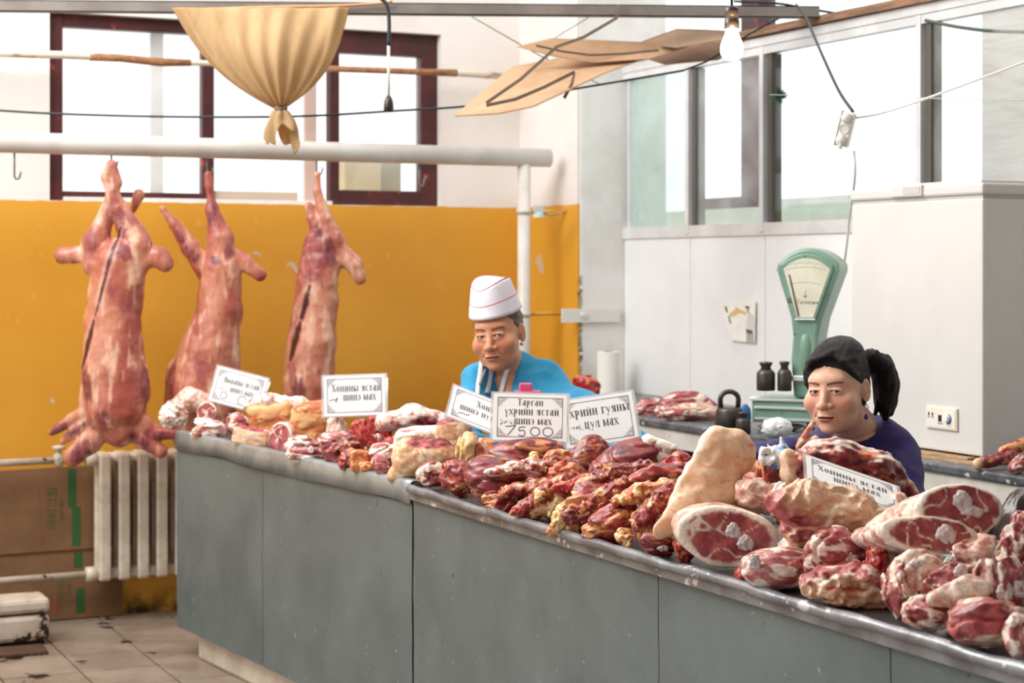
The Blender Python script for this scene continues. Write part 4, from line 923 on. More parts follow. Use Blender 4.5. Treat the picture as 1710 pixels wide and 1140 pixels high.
def leg(label, cx, cy, w, h, L_=.2, axis=(-.15, -1, .12), tail=(.6, 1, 0), pal='mutton', outer='pale', ring=.12, roll=0., du=None, cnt=2, bones=(), name='leg_joint', lvl=.55, taper=.5, res=None, ext=False):
    """joint of leg with a flat cut face towards the viewer"""
    _ms[0] += 1; sd = _ms[0]; c, hx, hy, hz = place(cx, cy, w, h, cnt, du, .12, ext); s = min(hx, hz)
    e3 = np.array(axis, float); e3 /= np.linalg.norm(e3); e1 = np.cross(np.array([0, 0, 1.]), -e3); e1 /= np.linalg.norm(e1); e2 = np.cross(-e3, e1)*1.; e2 = np.cross(e1, -e3)*-1. if False else np.cross(e3, e1)
    if e2[2] < 0: e2 = -e2
    B = np.stack([e1, e2, e3], 1); cr, sr = math.cos(math.radians(roll)), math.sin(math.radians(roll))
    tl = np.array(tail, float)*1.
    def loc(P):
        q = P @ B; a, b_ = q[:, 0]*cr+q[:, 1]*sr, -q[:, 0]*sr+q[:, 1]*cr; return np.stack([a, b_, q[:, 2]], 1)
    def outer_d(q):
        t = np.clip(-q[:, 2]/L_, 0, 1.2); r = 1-(1-taper)*t**1.4
        a = q[:, 0]-tl[0]*t*hx; b_ = q[:, 1]-tl[2]*t*hz; d = (np.sqrt((a/hx)**2+(b_/hz)**2)-r)*s*.95
        d = d-.05*s*fbm(q*(1.2/s)+sd, 3); return smax(d, -q[:, 2]-L_, .05)
    def f(P): q = loc(P); return smax(outer_d(q), q[:, 2]-.06*s*pn(q*(1.3/s)+sd)-.02*s*pn(q*(5/s)), .012)
    ext_ = np.array([hx*1.5+abs(tl[0])*hx, L_*1.05+.03, hz*1.5+abs(tl[2])*hz]); lo = -np.array([ext_[0], .06+.3*hx, ext_[2]]); hi = ext_
    lo = np.minimum(lo, np.array([-hx*1.6, -.1, -hz*1.6])); hh = res or min(max(max(hx, hz)/28, .0028), .005)
    P, Q = sdf_mesh(f, lo, hi, hh); N = normals(P, Q); q = loc(P); od = outer_d(q)
    face = sst(-.022, -.008, q[:, 2]-.06*s*pn(q*(1.3/s)+sd))
    dk, md, ft = PAL[pal]; n2 = fbm(q*(2.2/s)+sd, 3); fc = mixc(dk, md, sst(-.6, .7, n2+.3*pn(q*(9/s))))
    seam = np.abs(fbm(q[:, [0, 1, 2]]*np.array([1., 1., 0])*(.75/s)+sd*1.7, 2)); fc = mixc(fc, ft*.85+md*.15, 1-sst(.012, .05, seam))
    fc = mixc(fc, ft, sst(-ring*s*1.3, -ring*s*.8, od+.06*s*n2))
    oc, _ = paint(q, N, outer, .05, s, sd); col = mixc(oc, fc, face)
    o = put(name, label, P, Q, col, c, M_flesh, GRP)
    for (bx, bz, r, rz) in bones: bone(o, Vector(e1*bx*hx+e2*bz*hz-e3*.002), r, rz)
    return o
def caps(label, cx, cy, segs, pal='skin', lvl=.1, du=.2, cnt=2, flat=1., k=.02, name='meat_cut', m=None, res=.005, cfn=None, amp=.006, fold=.004, subs=(), sc=1., Y=None, group=GRP, cat='meat', freq=22., parent=None, sharp=.12):
    """smooth union of tapered capsules given in pixels (x,y,r,depth offset in m)"""
    _ms[0] += 1; sd = _ms[0]; Yc = Y or plane_Y(cx, du, cnt); kk = Yc/F; c = W(cx, cy, Yc)
    pt = lambda s_: np.array([(s_[0]-cx)*kk, s_[3] if len(s_) > 3 else 0., -(s_[1]-cy)*kk])
    def prim(q, lst, kf):
        d = None
        for a, b in lst:
            pa, pb = pt(a), pt(b); pa[1] /= flat; pb[1] /= flat; e = cap(q, pa, pb, a[2]*kk, b[2]*kk); d = e if d is None else smin(d, e, kf)
        return d
    def f(P):
        q = P.copy(); q[:, 1] = q[:, 1]/flat; d = prim(q, segs, k)*min(1, flat)
        for a, b in subs: d = smax(d, -cap(q, pt(a)/np.array([1, flat, 1]), pt(b)/np.array([1, flat, 1]), a[2]*kk, b[2]*kk)*min(1, flat), .008)
        return d-amp*fbm(P*freq+sd, 3)-fold*(1-2*np.abs(pn(P*freq*1.4+sd*3)))
    pts = np.array([pt(s_) for g in segs for s_ in g]); rr = np.array([s_[2]*kk for g in segs for s_ in g])
    lo = (pts-np.stack([rr, rr*flat, rr], 1)).min(0)-.02; hi = (pts+np.stack([rr, rr*flat, rr], 1)).max(0)+.02
    P, Q = sdf_mesh(f, lo, hi, res); N = normals(P, Q); col, _ = paint(P, N, pal, lvl, .05, sd, sharp=sharp)
    if cfn: col = cfn(np.stack([P[:, 0]/kk+cx, -P[:, 2]/kk+cy, P[:, 1]], 1), col, N, P, sd)
    o = link_mesh(name, P, Q, m or (M_rind if pal in ('skin', 'orange') else M_flesh), parent, True, col, c); o['_y'] = Yc
    del o['_y']
    return tag(o, label, cat, group) if parent is None else o
def top_red(pal='beef', zc=.45, skin='skin'):
    def g(h, col, N, q, sd):
        dk, md, ft = PAL[pal]; n = fbm(q*60+sd, 3); r = mixc(dk, md, sst(-.5, .5, n)); r = mixc(r, ft, sst(.35, .5, fbm(q*35+sd*2, 2)))
        t = sst(.25, .5, N[:, 2])*sst(zc-.25, zc, h[:, 2]+.15*n); return mixc(col, r, t)
    return g
# --- farther counter, left to right
caps('pale fatty flap draped over the far left end of the meat row', 318, 664, [((292, 676, 10), (318, 662, 14)), ((318, 662, 14), (346, 668, 11)), ((300, 682, 9), (330, 676, 10))], 'pale', .05, .16, 1, 1.2)
meat('white and red fatty lump overhanging the far left end of the counter', 292, 692, 46, 50, 'chunk', 'white', -.05, cnt=1, du=.05, fold=1.5)
leg('slim pink leg end with a pale cut face below the tilted card', 345, 688, 40, 34, .16, (-.6, -1, .15), (2.2, 0, -.3), 'mutton', 'white', .12, cnt=1, du=.12, bones=((-.1, -.1, .008, .008),))
meat('streaky white and red rib piece at the left front of the far counter', 352, 718, 66, 40, 'chunk', 'white', .05, cnt=1, du=.03, fold=1.8)
meat('small dark red scrap behind the folded yellow skin', 398, 704, 46, 30, 'chunk', 'mutton', .25, cnt=1, du=.10)
meat('folded pale yellow skin flap on the far counter edge', 420, 728, 60, 32, 'slab', 'skin', .1, 8, .04, cnt=1, dp=.06, cfn=top_red('mutton', .55))
meat('orange tan skinned slab under a white fat layer', 455, 690, 76, 48, 'slab', 'orange', .2, -8, .17, cnt=1, dp=.12)
caps('long white fat layer lying on the orange slab', 464, 669, [((412, 676, 6), (450, 667, 9)), ((450, 667, 9), (500, 672, 9)), ((500, 672, 9), (528, 682, 5))], 'white', -.1, .20, 1, 1.6)
meat('second orange skinned slab left of the upright mutton card', 520, 692, 64, 40, 'slab', 'orange', .15, 4, .18, cnt=1, dp=.12)
leg('round leg with a dark cut face and two small bones', 467, 731, 50, 50, .3, (-.75, -1, .1), (1.9, 0, .15), 'mutton', 'white', .1, cnt=1, du=.05, bones=((-.15, .35, .009, .011), (.15, -.2, .010, .012)), taper=.55)
meat('pink and white knuckle piece in front of the round leg', 513, 751, 62, 44, 'chunk', 'pink', .1, cnt=1, du=.015, fold=1.3, bones=((.25, .1, .012, .013),))
meat('pale knuckle end under the left corner of the mutton card', 565, 708, 36, 26, 'chunk', 'pale', 0., cnt=1, du=.17)
meat('bright red stringy piece below the mutton card', 600, 708, 40, 28, 'chunk', 'bright', .4, cnt=1, du=.19, fold=2)
meat('flat orange red slice leaning under the mutton card', 632, 709, 42, 36, 'slab', 'bright', .55, 12, .2, cnt=1, dp=.05)
caps('long white flank with a dark open cut right of the mutton card', 695, 700, [((640, 706, 14), (690, 694, 17)), ((690, 694, 17), (735, 702, 13))], 'white', -.1, .24, 1, 1.3,
     cfn=lambda h, col, N, P, sd: mixc(col, mixc(PAL['dark'][0], PAL['mutton'][1], sst(-.3, .4, fbm(P*60, 3))), sst(1.1, .7, np.hypot((h[:, 0]-712)/26, (h[:, 1]-702)/11)+.3*fbm(P*40, 2))))
meat('folded beige skin piece beside the slanted card', 760, 715, 60, 30, 'slab', 'skin', .1, -6, .24, cnt=1, dp=.1, cfn=top_red('mutton', .6))
meat('pinkish flat cut behind the dark red cubes', 560, 730, 64, 22, 'muscle', 'pink', .2, cnt=1, du=.12)
meat('upright dark red slice beside the knuckle piece', 554, 752, 38, 46, 'chunk', 'mutton', .5, -10, .02, cnt=1, cuts=3)
meat('dark red cube at the middle of the far counter', 588, 742, 44, 34, 'chunk', 'dark', .5, cnt=1, du=.07, cuts=4)
caps('pointed red flap standing up among the small cuts', 610, 728, [((600, 708, 3), (606, 728, 8)), ((606, 728, 8), (628, 744, 7))], 'bright', .5, .08, 1, .7, res=.0035)
meat('small pink cut behind the pointed red flap', 630, 730, 38, 22, 'chunk', 'pink', .2, cnt=1, du=.13)
meat('dark red piece hanging at the far counter edge', 583, 767, 38, 34, 'chunk', 'beef', .4, cnt=1, du=.0)
meat('flat reddish tan slice on the far counter edge', 602, 771, 32, 36, 'slab', 'orange', .4, 0, .0, cnt=1, dp=.05)
meat('small round tan fat lump on the far counter edge', 614, 779, 24, 22, 'lump', 'orange', 0., cnt=1, du=.0)
meat('small round pink muscle on the far counter edge', 635, 777, 30, 32, 'muscle', 'pink', .5, cnt=1, du=.0)
meat('striated pink muscle beside the large skin roll', 643, 753, 54, 30, 'muscle', 'mutton', .3, -18, .06, cnt=1)
meat('thin red strip behind the striated pink muscle', 660, 732, 44, 20, 'muscle', 'bright', .5, -6, .13, cnt=1)
meat('smooth white fat slab behind the large skin roll', 704, 726, 88, 24, 'slab', 'white', -.2, 0, .16, cnt=1, dp=.1)
o = caps('large tan skin roll with dark meat on top at the counter corner', 710, 766, [((680, 756, 24), (735, 756, 24)), ((676, 776, 20), (728, 774, 19)), ((664, 792, 10), (700, 784, 14)), ((655, 797, 6), (670, 795, 7))], 'skin', .25, .09, 1, 1.1, amp=.005, fold=.002, k=.03,
     cfn=lambda h, col, N, P, sd: mixc(col, mixc(PAL['dark'][0]*1.1, PAL['mutton'][1], sst(-.3, .5, fbm(P*np.array([30, 60, 70]), 3))), sst(1.15, .8, np.hypot((h[:, 0]-722)/44, (h[:, 1]-735)/11)+.2*fbm(P*30, 2))*sst(.1, .3, N[:, 2])))
meat('lumpy orange fat piece right of the large skin roll', 787, 742, 56, 42, 'chunk', 'yellow', -.1, cnt=1, du=.1)
# --- nearer counter
meat('fat edged red piece at the left end of the near counter', 723, 792, 54, 48, 'chunk', 'mutton', .1, cnt=2, du=.02)
meat('upright striated dark red cut with white streaks', 762, 797, 64, 60, 'chunk', 'beef', .42, 16, .02, cuts=3, fold=1.6)
meat('large round dark red muscle at the counter front', 842, 798, 126, 78, 'muscle', 'dark', .45, 4, .04, dp=.17, cfn=lambda h, col, N, q, sd: mixc(col, mixc(PAL['bright'][1], PAL['yellow'][2], sst(0, .4, fbm(q*40, 2))), sst(.5, .7, h[:, 2])*sst(-.1, .25, h[:, 0]+.4*fbm(q*20, 2))))
meat('flat purple red cut directly under the priced card', 880, 746, 124, 44, 'muscle', 'dark', .7, 4, .2)
meat('yellow fat lump on the big round muscle', 888, 764, 34, 22, 'lump', 'yellow', -.1, du=.15)
meat('orange streaked strip beneath the right end of the priced card', 934, 755, 66, 24, 'chunk', 'yellow', .05, du=.22, fold=1.5)
meat('smooth purple muscle left of the dark cube', 948, 776, 68, 28, 'chunk', 'dark', .5, 6, .18)
meat('small dark red cube in the middle of the near heap', 996, 776, 32, 26, 'chunk', 'beef', .4, du=.2, cuts=4)
meat('red and orange rough cut in the middle of the near heap', 941, 794, 70, 40, 'chunk', 'bright', .1, 6, .13, fold=2)
caps('long orange edged strip lying across the front heap', 893, 813, [((846, 822, 9), (895, 814, 10)), ((895, 814, 10), (944, 804, 8))], 'beef', .1, .08, 2, 1.3, amp=.009, fold=.008, freq=30)
meat('folded dark red cut hanging over the near lip', 833, 838, 54, 42, 'chunk', 'beef', .45, -16, .0, fold=2)
meat('second folded dark red cut hanging over the near lip', 884, 850, 60, 42, 'chunk', 'beef', .4, -10, .0, fold=2)
meat('cluster of orange fat on the lip heap', 916, 832, 62, 32, 'lump', 'yellow', -.05, du=.04)
meat('ridged red and yellow cut behind the orange fat cluster', 1004, 815, 104, 44, 'chunk', 'beef', .12, -4, .12, fold=2.2)
caps('orange fat tail dangling over the steel lip', 932, 866, [((946, 850, 12), (940, 862, 10)), ((940, 862, 10), (930, 876, 7)), ((930, 876, 7), (918, 887, 5)), ((946, 856, 8), (958, 866, 6))], 'yellow', -.1, -.02, 2, 1., res=.0035, amp=.006, fold=.006, freq=45)
meat('rough dark cut next to the dangling fat tail', 972, 854, 74, 54, 'chunk', 'dark', .3, -8, .015, fold=1.8)
meat('big glossy red cut with yellow fat near the standing skin', 1024, 861, 102, 60, 'chunk', 'beef', .25, -18, .02, fold=1.7)
def heartc(h, col, N, q, sd):
    dk, md, ft = PAL['dark']; r = mixc(dk*1.05, md, sst(-.5, .5, fbm(q*30, 3))); t = sst(.1, .22, h[:, 2]-.45*h[:, 0]*h[:, 0]*0+.2*fbm(q*25, 3)-.05); y = mixc(PAL['yellow'][1], PAL['yellow'][2], sst(-.3, .4, fbm(q*50, 2))); return mixc(y, r, t)
meat('rounded organ with a dark red crown and a yellow fat band', 1052, 757, 116, 48, 'muscle', 'dark', .3, 0, .3, dp=.14, cfn=heartc, amp=.5)
meat('white fat cap behind the rounded organ', 1098, 747, 62, 30, 'slab', 'white', -.2, 10, .38, dp=.08)
meat('smooth long dark red muscle below the rounded organ', 1092, 789, 104, 42, 'chunk', 'beef', .35, 2, .2)
meat('red cut touching the left side of the standing skin', 1128, 767, 74, 34, 'chunk', 'bright', .35, -8, .3, fold=1.6)
meat('orange fat piece left of the standing skin', 1094, 823, 60, 38, 'chunk', 'yellow', -.1, 0, .11)
meat('red and orange cut at the foot of the standing skin', 1082, 863, 52, 48, 'chunk', 'beef', .15, -14, .04, fold=1.6)
meat('small yellow fat scrap on the lip', 1040, 889, 30, 17, 'lump', 'yellow', -.2, du=.0)
def skinc(h, col, N, P, sd):
    n = fbm(P*np.array([18, 18, 18])+4, 4); col = mixc(LA(240, 204, 168), LA(224, 170, 130), sst(-.35, .5, n)); w_ = np.abs(np.sin(40*P[:, 0]+70*P[:, 2]+5*fbm(P*14, 3))); col = mixc(col, LA(210, 146, 108), .5*sst(.3, .05, w_)*sst(-.1, .4, fbm(P*12+5, 2))); col = mixc(col, LA(212, 120, 90), sst(.42, .6, fbm(P*np.array([20, 20, 60])+9, 3))*.7)
    return mixc(col, LA(246, 226, 204), sst(.0, .25, -(h[:, 0]-(1186-(h[:, 1]-722)*.66))/20+.2))
caps('tall folded pale pig skin standing up from the heap', 1180, 806, [((1196, 742, 20, .0), (1222, 756, 32, .0)), ((1222, 756, 32, .0), (1240, 772, 22, .02)), ((1205, 760, 30, 0), (1190, 815, 44, 0)), ((1190, 815, 44, 0), (1160, 850, 36, -.03)), ((1150, 850, 32, -.03), (1098, 880, 14, -.06)), ((1195, 730, 9, 0), (1140, 830, 16, -.02)), ((1230, 830, 26, .02), (1262, 838, 20, .03))], 'skin', .2, .12, 2, .55, k=.035, res=.0045, cfn=skinc, amp=.005, fold=.002, freq=14, name='pig_skin')
meat('dark red meat with a bone end under the standing skin', 1100, 900, 74, 32, 'chunk', 'dark', .5, 8, .01, fold=1.5, bones=((.15, -.2, .014, .009),))
meat('short red strip against the bottom of the standing skin', 1146, 877, 44, 28, 'chunk', 'bright', .4, 10, .03)
caps('wrinkled skin wrapped in clear film behind the big leg slice', 1275, 832, [((1250, 822, 22), (1285, 832, 22)), ((1285, 832, 20), (1310, 842, 14))], 'pale', .3, .22, 2, 1.2, fold=.008, amp=.004)
leg('big leg joint with a wide cut face and two white bones', 1216, 897, 156, 96, .26, (-.12, -1, .1), (.55, 0, .22), 'mutton', 'pale', .17, 8, du=.03, bones=((-.10, .22, .018, .020), (-.34, -.16, .021, .019)), taper=.62, res=.0042)
meat('white and pink shank with a round bone end on the lip', 1305, 944, 128, 62, 'muscle', 'pink', .08, 6, .015, fold=1.2, bones=((-.72, .25, .013, .020),), dp=.12)
meat('red stringy scrap dangling at the lip below the leg slice', 1236, 958, 22, 26, 'chunk', 'bright', .3, 20, -.01)
meat('pink muscle with a white bone cap in the near heap', 1395, 911, 108, 48, 'muscle', 'mutton', .3, 6, .08, bones=((.28, .25, .020, .016),))
meat('pile of fatty trimmings beside the big leg joint', 1324, 902, 56, 36, 'chunk', 'white', .05, 0, .09, fold=2)
def shc(h, col, N, P, sd):
    n = fbm(P*np.array([14, 14, 40]), 3); col = mixc(LA(232, 196, 160), LA(214, 164, 128), sst(-.3, .5, n)); col = mixc(col, mixc(PAL['mutton'][0], PAL['mutton'][1], sst(-.3, .5, fbm(P*50, 2))), sst(.12, .22, np.abs(fbm(P*np.array([11, 11, 22])+3, 3)))*sst(850, 880, h[:, 1]-(h[:, 0]-1380)*.35))
    return mixc(col, PAL['mutton'][1], sst(1320, 1295, h[:, 0]))
caps('long tan shoulder of mutton sloping down to the right', 1396, 850, [((1300, 838, 16), (1350, 826, 22)), ((1350, 826, 22), (1420, 850, 30)), ((1420, 850, 30), (1500, 886, 18)), ((1330, 860, 18), (1400, 880, 22)), ((1322, 846, 15), (1345, 868, 14)), ((1400, 880, 20), (1450, 900, 14)), ((1335, 888, 24, .03), (1450, 908, 22, .03))], 'pale', .1, .16, 2, 1.1, k=.02, cfn=shc, amp=.008, fold=.009, freq=24, name='mutton_shoulder')
def rindc(h, col, N, P, sd):
    n = fbm(P*36, 3); r = mixc(PAL['bright'][0], PAL['mutton'][1], sst(-.4, .5, fbm(P*np.array([30, 30, 60.]), 3))); r = mixc(r, LA(240, 216, 198), sst(.15, .35, fbm(P*30+7, 3)))
    c = mixc(LA(238, 200, 160), LA(224, 164, 126), sst(-.4, .5, n)); c = mixc(c, LA(196, 70, 66), .8*sst(.3, .6, fbm(P*np.array([12, 12, 50.])+2, 3))); return mixc(c, r, sst(.15, .4, N[:, 2]+.2*n)*sst(986, 976, h[:, 1]))
caps('flat rind slab with red meat on top lying at the lip', 1412, 978, [((1352, 980, 13), (1400, 988, 21)), ((1400, 988, 21), (1474, 990, 20)), ((1378, 962, 15), (1440, 958, 17)), ((1440, 958, 17), (1470, 970, 14)), ((1346, 972, 9), (1380, 972, 12))], 'skin', .1, .05, 2, 1.9, k=.015, cfn=rindc, amp=.007, fold=.005, freq=26, res=.0038, m=M_flesh)
leg('round leg joint with a forked white bone at the right', 1606, 852, 136, 88, .24, (.1, -1, .28), (1.1, 0, -.3), 'mutton', 'pale', .12, 0, du=.2, bones=((-.02, .30, .022, .024), (-.22, -.05, .026, .012)), taper=.6)
leg('wide leg slice with a ring bone below the forked bone joint', 1556, 892, 150, 60, .2, (-.05, -1, .22), (.9, 0, -.2), 'mutton', 'white', .16, 4, du=.13, bones=((-.28, .0, .022, .019),), taper=.6)
meat('marbled red piece at the right edge beside the leg joint', 1692, 897, 56, 42, 'chunk', 'mutton', .1, 0, .15, fold=1.8)
meat('pale fatty joint with a round muscle in the right heap', 1540, 938, 118, 56, 'chunk', 'pale', .0, 0, .07, fold=1.4, bones=((-.2, .55, .018, .009), (.62, .6, .013, .008)))
meat('tall pinkish muscle beside the flat rind slab', 1508, 982, 70, 88, 'chunk', 'mutton', .45, -12, .03, cuts=3, dp=.12)
meat('short tubular shank end on the right lip', 1551, 1014, 84, 50, 'chunk', 'mutton', .15, 6, .01, fold=1.4)
meat('red rough joint in the middle of the right heap', 1598, 955, 104, 56, 'chunk', 'mutton', .3, 0, .09, fold=1.6, bones=((-.0, .6, .014, .014),))
meat('bony joint at the far right of the heap', 1674, 944, 88, 54, 'chunk', 'mutton', .25, 0, .08, fold=1.5, bones=((-.05, -.1, .016, .020), (.45, -.05, .012, .018)))
caps('long pale fat strip pointing to the right edge', 1626, 986, [((1560, 1000, 12), (1620, 984, 18)), ((1620, 984, 18), (1712, 972, 18))], 'pale', .05, .05, 2, 1.2)
meat('broad pale pink slab on the right lip', 1640, 1026, 140, 64, 'chunk', 'pale', .2, -14, .005, dp=.13, cuts=3, cfn=lambda h, col, N, q, sd: mixc(col, mixc(PAL['mutton'][0], PAL['mutton'][1], sst(-.4, .4, fbm(q*40, 3))), sst(.0, .3, fbm(q*np.array([8, 8, 26])+5, 3))))
meat('small pink scrap at the lower right corner of the counter', 1700, 1044, 52, 56, 'chunk', 'pink', .1, 0, .0, fold=1.3)
meat('curly white trimmings between the card and the leg joint', 1532, 848, 52, 30, 'chunk', 'white', .1, 0, .22, fold=2.4)
meat('dark cut behind the leg joint at the right edge', 1704, 868, 40, 40, 'chunk', 'mutton', .4, 0, .26)
meat('small bright red scrap between the leg slices', 1466, 904, 34, 36, 'chunk', 'bright', .5, 0, .10, fold=2)
meat('dark flat cut below the boneless beef card', 985, 754, 84, 40, 'muscle', 'dark', .5, 0, .3)
meat('tan fat edged cut at the left foot of the slanted card', 800, 752, 60, 44, 'chunk', 'orange', .1, 0, .24)
meat('pale rib end filling the back of the right heap', 1640, 905, 90, 50, 'chunk', 'pale', .1, 0, .2, fold=1.4)
meat('streaky cut wedged behind the wide leg slice', 1488, 892, 60, 50, 'chunk', 'mutton', .2, 0, .18, fold=1.4)
for lab, seg, pal, lv, du in (
    ('long red strip running down to the lip left of the fat tail', ((940, 800, 9), (905, 826, 11), (872, 852, 8)), 'beef', .3, .035),
    ('long red strip with pale edge beside the glossy cut', ((1040, 806, 9), (1000, 832, 11), (962, 846, 8)), 'beef', .2, .06),
    ('bright red strip draped over the heap centre', ((1010, 792, 8), (972, 806, 10), (930, 816, 7)), 'bright', .35, .12),
    ('orange streaked strip below the long red muscle', ((1110, 808, 8), (1066, 822, 11), (1030, 838, 8)), 'yellow', .1, .08),
    ('dark red strip hanging just left of the standing skin', ((1120, 812, 10), (1090, 846, 12), (1066, 876, 8)), 'beef', .35, .05),
    ('thin pale strip over the big round muscle', ((902, 776, 6), (862, 780, 8), (815, 790, 5)), 'mutton', .05, .06),
    ('dark strip behind the ridged red cut', ((1080, 776, 8), (1030, 790, 10), (990, 800, 8)), 'dark', .4, .18)):
    caps(lab, seg[1][0], seg[1][1], [(seg[0], seg[1]), (seg[1], seg[2])], pal, lv, du, 2, 1.4, k=.012, amp=.007, fold=.006, freq=34, res=.0034, name='meat_strip')
# --- heap before the seated woman
def g1c(h, col, N, P, sd):
    n = fbm(P*np.array([40, 40, 70.])+3, 4); dk, md, ft = PAL['dark']; col = mixc(dk, LA(150, 46, 44), sst(-.5, .6, n)); col = mixc(col, LA(214, 120, 60), .85*sst(.22, .42, fbm(P*np.array([20, 20, 34.])+8, 4)))
    col = mixc(col, LA(190, 30, 30), .8*sst(.3, .5, fbm(P*24+31, 3))); return mixc(col, LA(240, 214, 200), .9*sst(.0, .35, fbm(P*np.array([26, 40, 90])+1, 3)+.25)*sst(.35, .8, N[:, 2]))
caps('large dark red rib piece with orange fat before the woman in purple', 1424, 782, [((1352, 762, 22), (1400, 764, 28)), ((1400, 764, 28), (1470, 786, 28)), ((1470, 786, 28), (1516, 822, 14)), ((1430, 810, 26), (1490, 826, 20)), ((1360, 790, 24), (1430, 810, 26))], 'dark', .25, .36, 2, 1.2, k=.02, cfn=g1c, amp=.009, fold=.007, freq=20, name='rib_piece')
meat('red and purple cut right of the standing skin', 1288, 786, 64, 62, 'chunk', 'beef', .35, 0, .32, fold=1.6)
caps('pale skinned hock behind the lying card', 1328, 790, [((1314, 762, 8), (1322, 790, 15)), ((1322, 790, 15), (1338, 818, 18)), ((1318, 764, 9), (1350, 780, 10)), ((1350, 780, 10), (1352, 806, 12))], 'skin', .1, .30, 2, 1.0, amp=.004, fold=.002, k=.03, name='pork_hock')
meat('pink striped cut above the lying card', 1412, 796, 66, 26, 'muscle', 'pink', .2, 14, .31, ext=False)
meat('white fat lump with yellow edges behind the leg joint', 1306, 812, 46, 28, 'chunk', 'white', -.1, 0, .22)
meat('pale round end below the rib piece', 1502, 826, 34, 24, 'muscle', 'pale', .1, 0, .32)
# --- rear shelf
meat('pink cut at the left end of the rear shelf heap', 1082, 683, 50, 36, 'chunk', 'pink', .15, 0, .10, cnt=3, group='meat on the rear shelf')
for (cx, cy, w, h, pal, rl, du, lab) in ((1142, 690, 76, 26, 'mutton', 4, .08, 'rolled dark pink strip at the front of the rear shelf heap'), (1160, 682, 84, 18, 'pale', 6, .12, 'pale rib strip in the middle of the rear shelf heap'), (1150, 668, 92, 26, 'mutton', 2, .2, 'red ragged piece on top of the rear shelf heap'), (1112, 688, 34, 28, 'pink', 0, .10, 'small pink knuckle in the rear shelf heap')):
    meat(lab, cx, cy, w, h, 'muscle' if h < 27 else 'chunk', pal, .3, rl, du, cnt=3, group='meat on the rear shelf')
meat('bright red bagged meat at the far corner of the rear shelf', 980, 644, 52, 30, 'chunk', 'bright', .3, 0, .2, cnt=3, group='meat on the rear shelf', fold=1.8)
caps('dark red rolled cut with a pale ring end beside the freezer', 1672, 768, [((1634, 773, 9), (1690, 762, 11))], 'dark', .6, .06, 3, 1., group='meat on the rear shelf', cfn=lambda h, col, N, P, sd: mixc(col, LA(232, 190, 150), sst(1642, 1630, h[:, 0])))
caps('yellow edged red cut stacked beside the freezer', 1694, 746, [((1676, 752, 6), (1722, 738, 12))], 'beef', .05, .12, 3, 1., group='meat on the rear shelf')
meat('pink cut at the right edge of the rear shelf', 1704, 775, 44, 26, 'muscle', 'mutton', .4, -20, .03, cnt=3, group='meat on the rear shelf')
# ------------------------------------------------------------------ hanging carcasses
def hook(px, y0, y1, label, Y, big=False):
    t = W(px, y0, Y); kk = Y/F; h = (y1-y0)*kk
    r = .012
    pts = [t+Vector((-.0, 0, .0))]+[t+Vector((0, 0, -h*.5)), t+Vector((0, 0, -h+.02))]+[t+Vector((r-r*math.cos(a), 0, -h+.02-r*1.5*math.sin(a))) for a in [math.pi*i/7 for i in range(1, 8)]]+[t+Vector((2*r+.004, 0, -h+.035))]
    if big: pts = [t]+[t+Vector((0, 0, -h*.6))]+[t+Vector((.5*.024*(1-math.cos(a)), 0, -h*.6-.03*math.sin(a)))for a in [math.pi*i/7 for i in range(1, 8)]]+[t+Vector((.034, 0, -h*.45))]
    return single('meat_hook', MB().tube(pts, .0042 if not big else .0055, 8), mat('hook_steel', L(120, 112, 106), .35, metal=.6), label, 'hook', 'hooks on the white pipe', True)
YA = [YR(188), YR(348), YR(530)]
hook(186, 254, 282, 'steel hook carrying the leftmost carcass', YA[0]); hook(346, 260, 292, 'steel hook carrying the middle carcass', YA[1]); hook(529, 264, 292, 'steel hook carrying the right carcass', YA[2])
hook(24, 252, 300, 'empty hook at the left end of the white pipe', YR(24)); hook(700, 274, 318, 'bare steel hook hanging before the right window sash', YR(700), True)
M_carc = mat('carcass_flesh', None, .42, attr=True, coat=.25, bump=.15, bscale=70, grain=(110, .12))
def carc_col(slit=None, dark=(), pale=0.):
    def g(h, col, N, P, sd):
        n1 = fbm(P*np.array([6, 6, 3.])+sd, 4); n2 = fbm(P*np.array([26, 26, 7.])+sd*2, 4); n3 = fbm(P*np.array([60, 60, 22.])+sd, 3)
        c = mixc(LA(202, 132, 104), LA(166, 80, 68), sst(-.45, .5, n1+.15*n3)); c = mixc(c, LA(230, 184, 156), .75*sst(.05, .75, n2-.5*n1+pale+.2*n3))
        c = mixc(c, LA(140, 56, 60), .7*sst(.2, .65, fbm(P*np.array([11, 11, 4.5])+sd*5, 4)))
        for (x, y, rx, ry, a) in dark:
            ca, sa = math.cos(a), math.sin(a); dx, dy = h[:, 0]-x, h[:, 1]-y; d = np.hypot((dx*ca+dy*sa)/rx, (-dx*sa+dy*ca)/ry)+.45*n2+.2*n3
            c = mixc(c, mixc(LA(104, 38, 48), LA(142, 66, 70), sst(-.4, .4, n3)), .85*sst(1.15, .55, d)*sst(.25, -.2, N[:, 1]))
        if slit:
            for (x0, y0, x1, y1, w) in slit:
                d = np.array([x1-x0, y1-y0], float); t = np.clip(((h[:, 0]-x0)*d[0]+(h[:, 1]-y0)*d[1])/(d @ d), 0, 1); ds = np.hypot(h[:, 0]-x0-t*d[0], h[:, 1]-y0-t*d[1])+1.5*n3
                w_ = w*(.35+.65*np.sin(np.pi*np.clip(t*.9+.08, 0, 1)))
                c = mixc(c, LA(66, 20, 24), sst(w_*1.15, w_*.6, ds)*sst(.3, -.1, N[:, 1])); c = mixc(c, LA(222, 160, 136), .55*sst(w_*1.2, w_*1.6, ds)*sst(w_*3.2, w_*1.9, ds)*sst(.2, -.2, N[:, 1]))
        return c
    return g
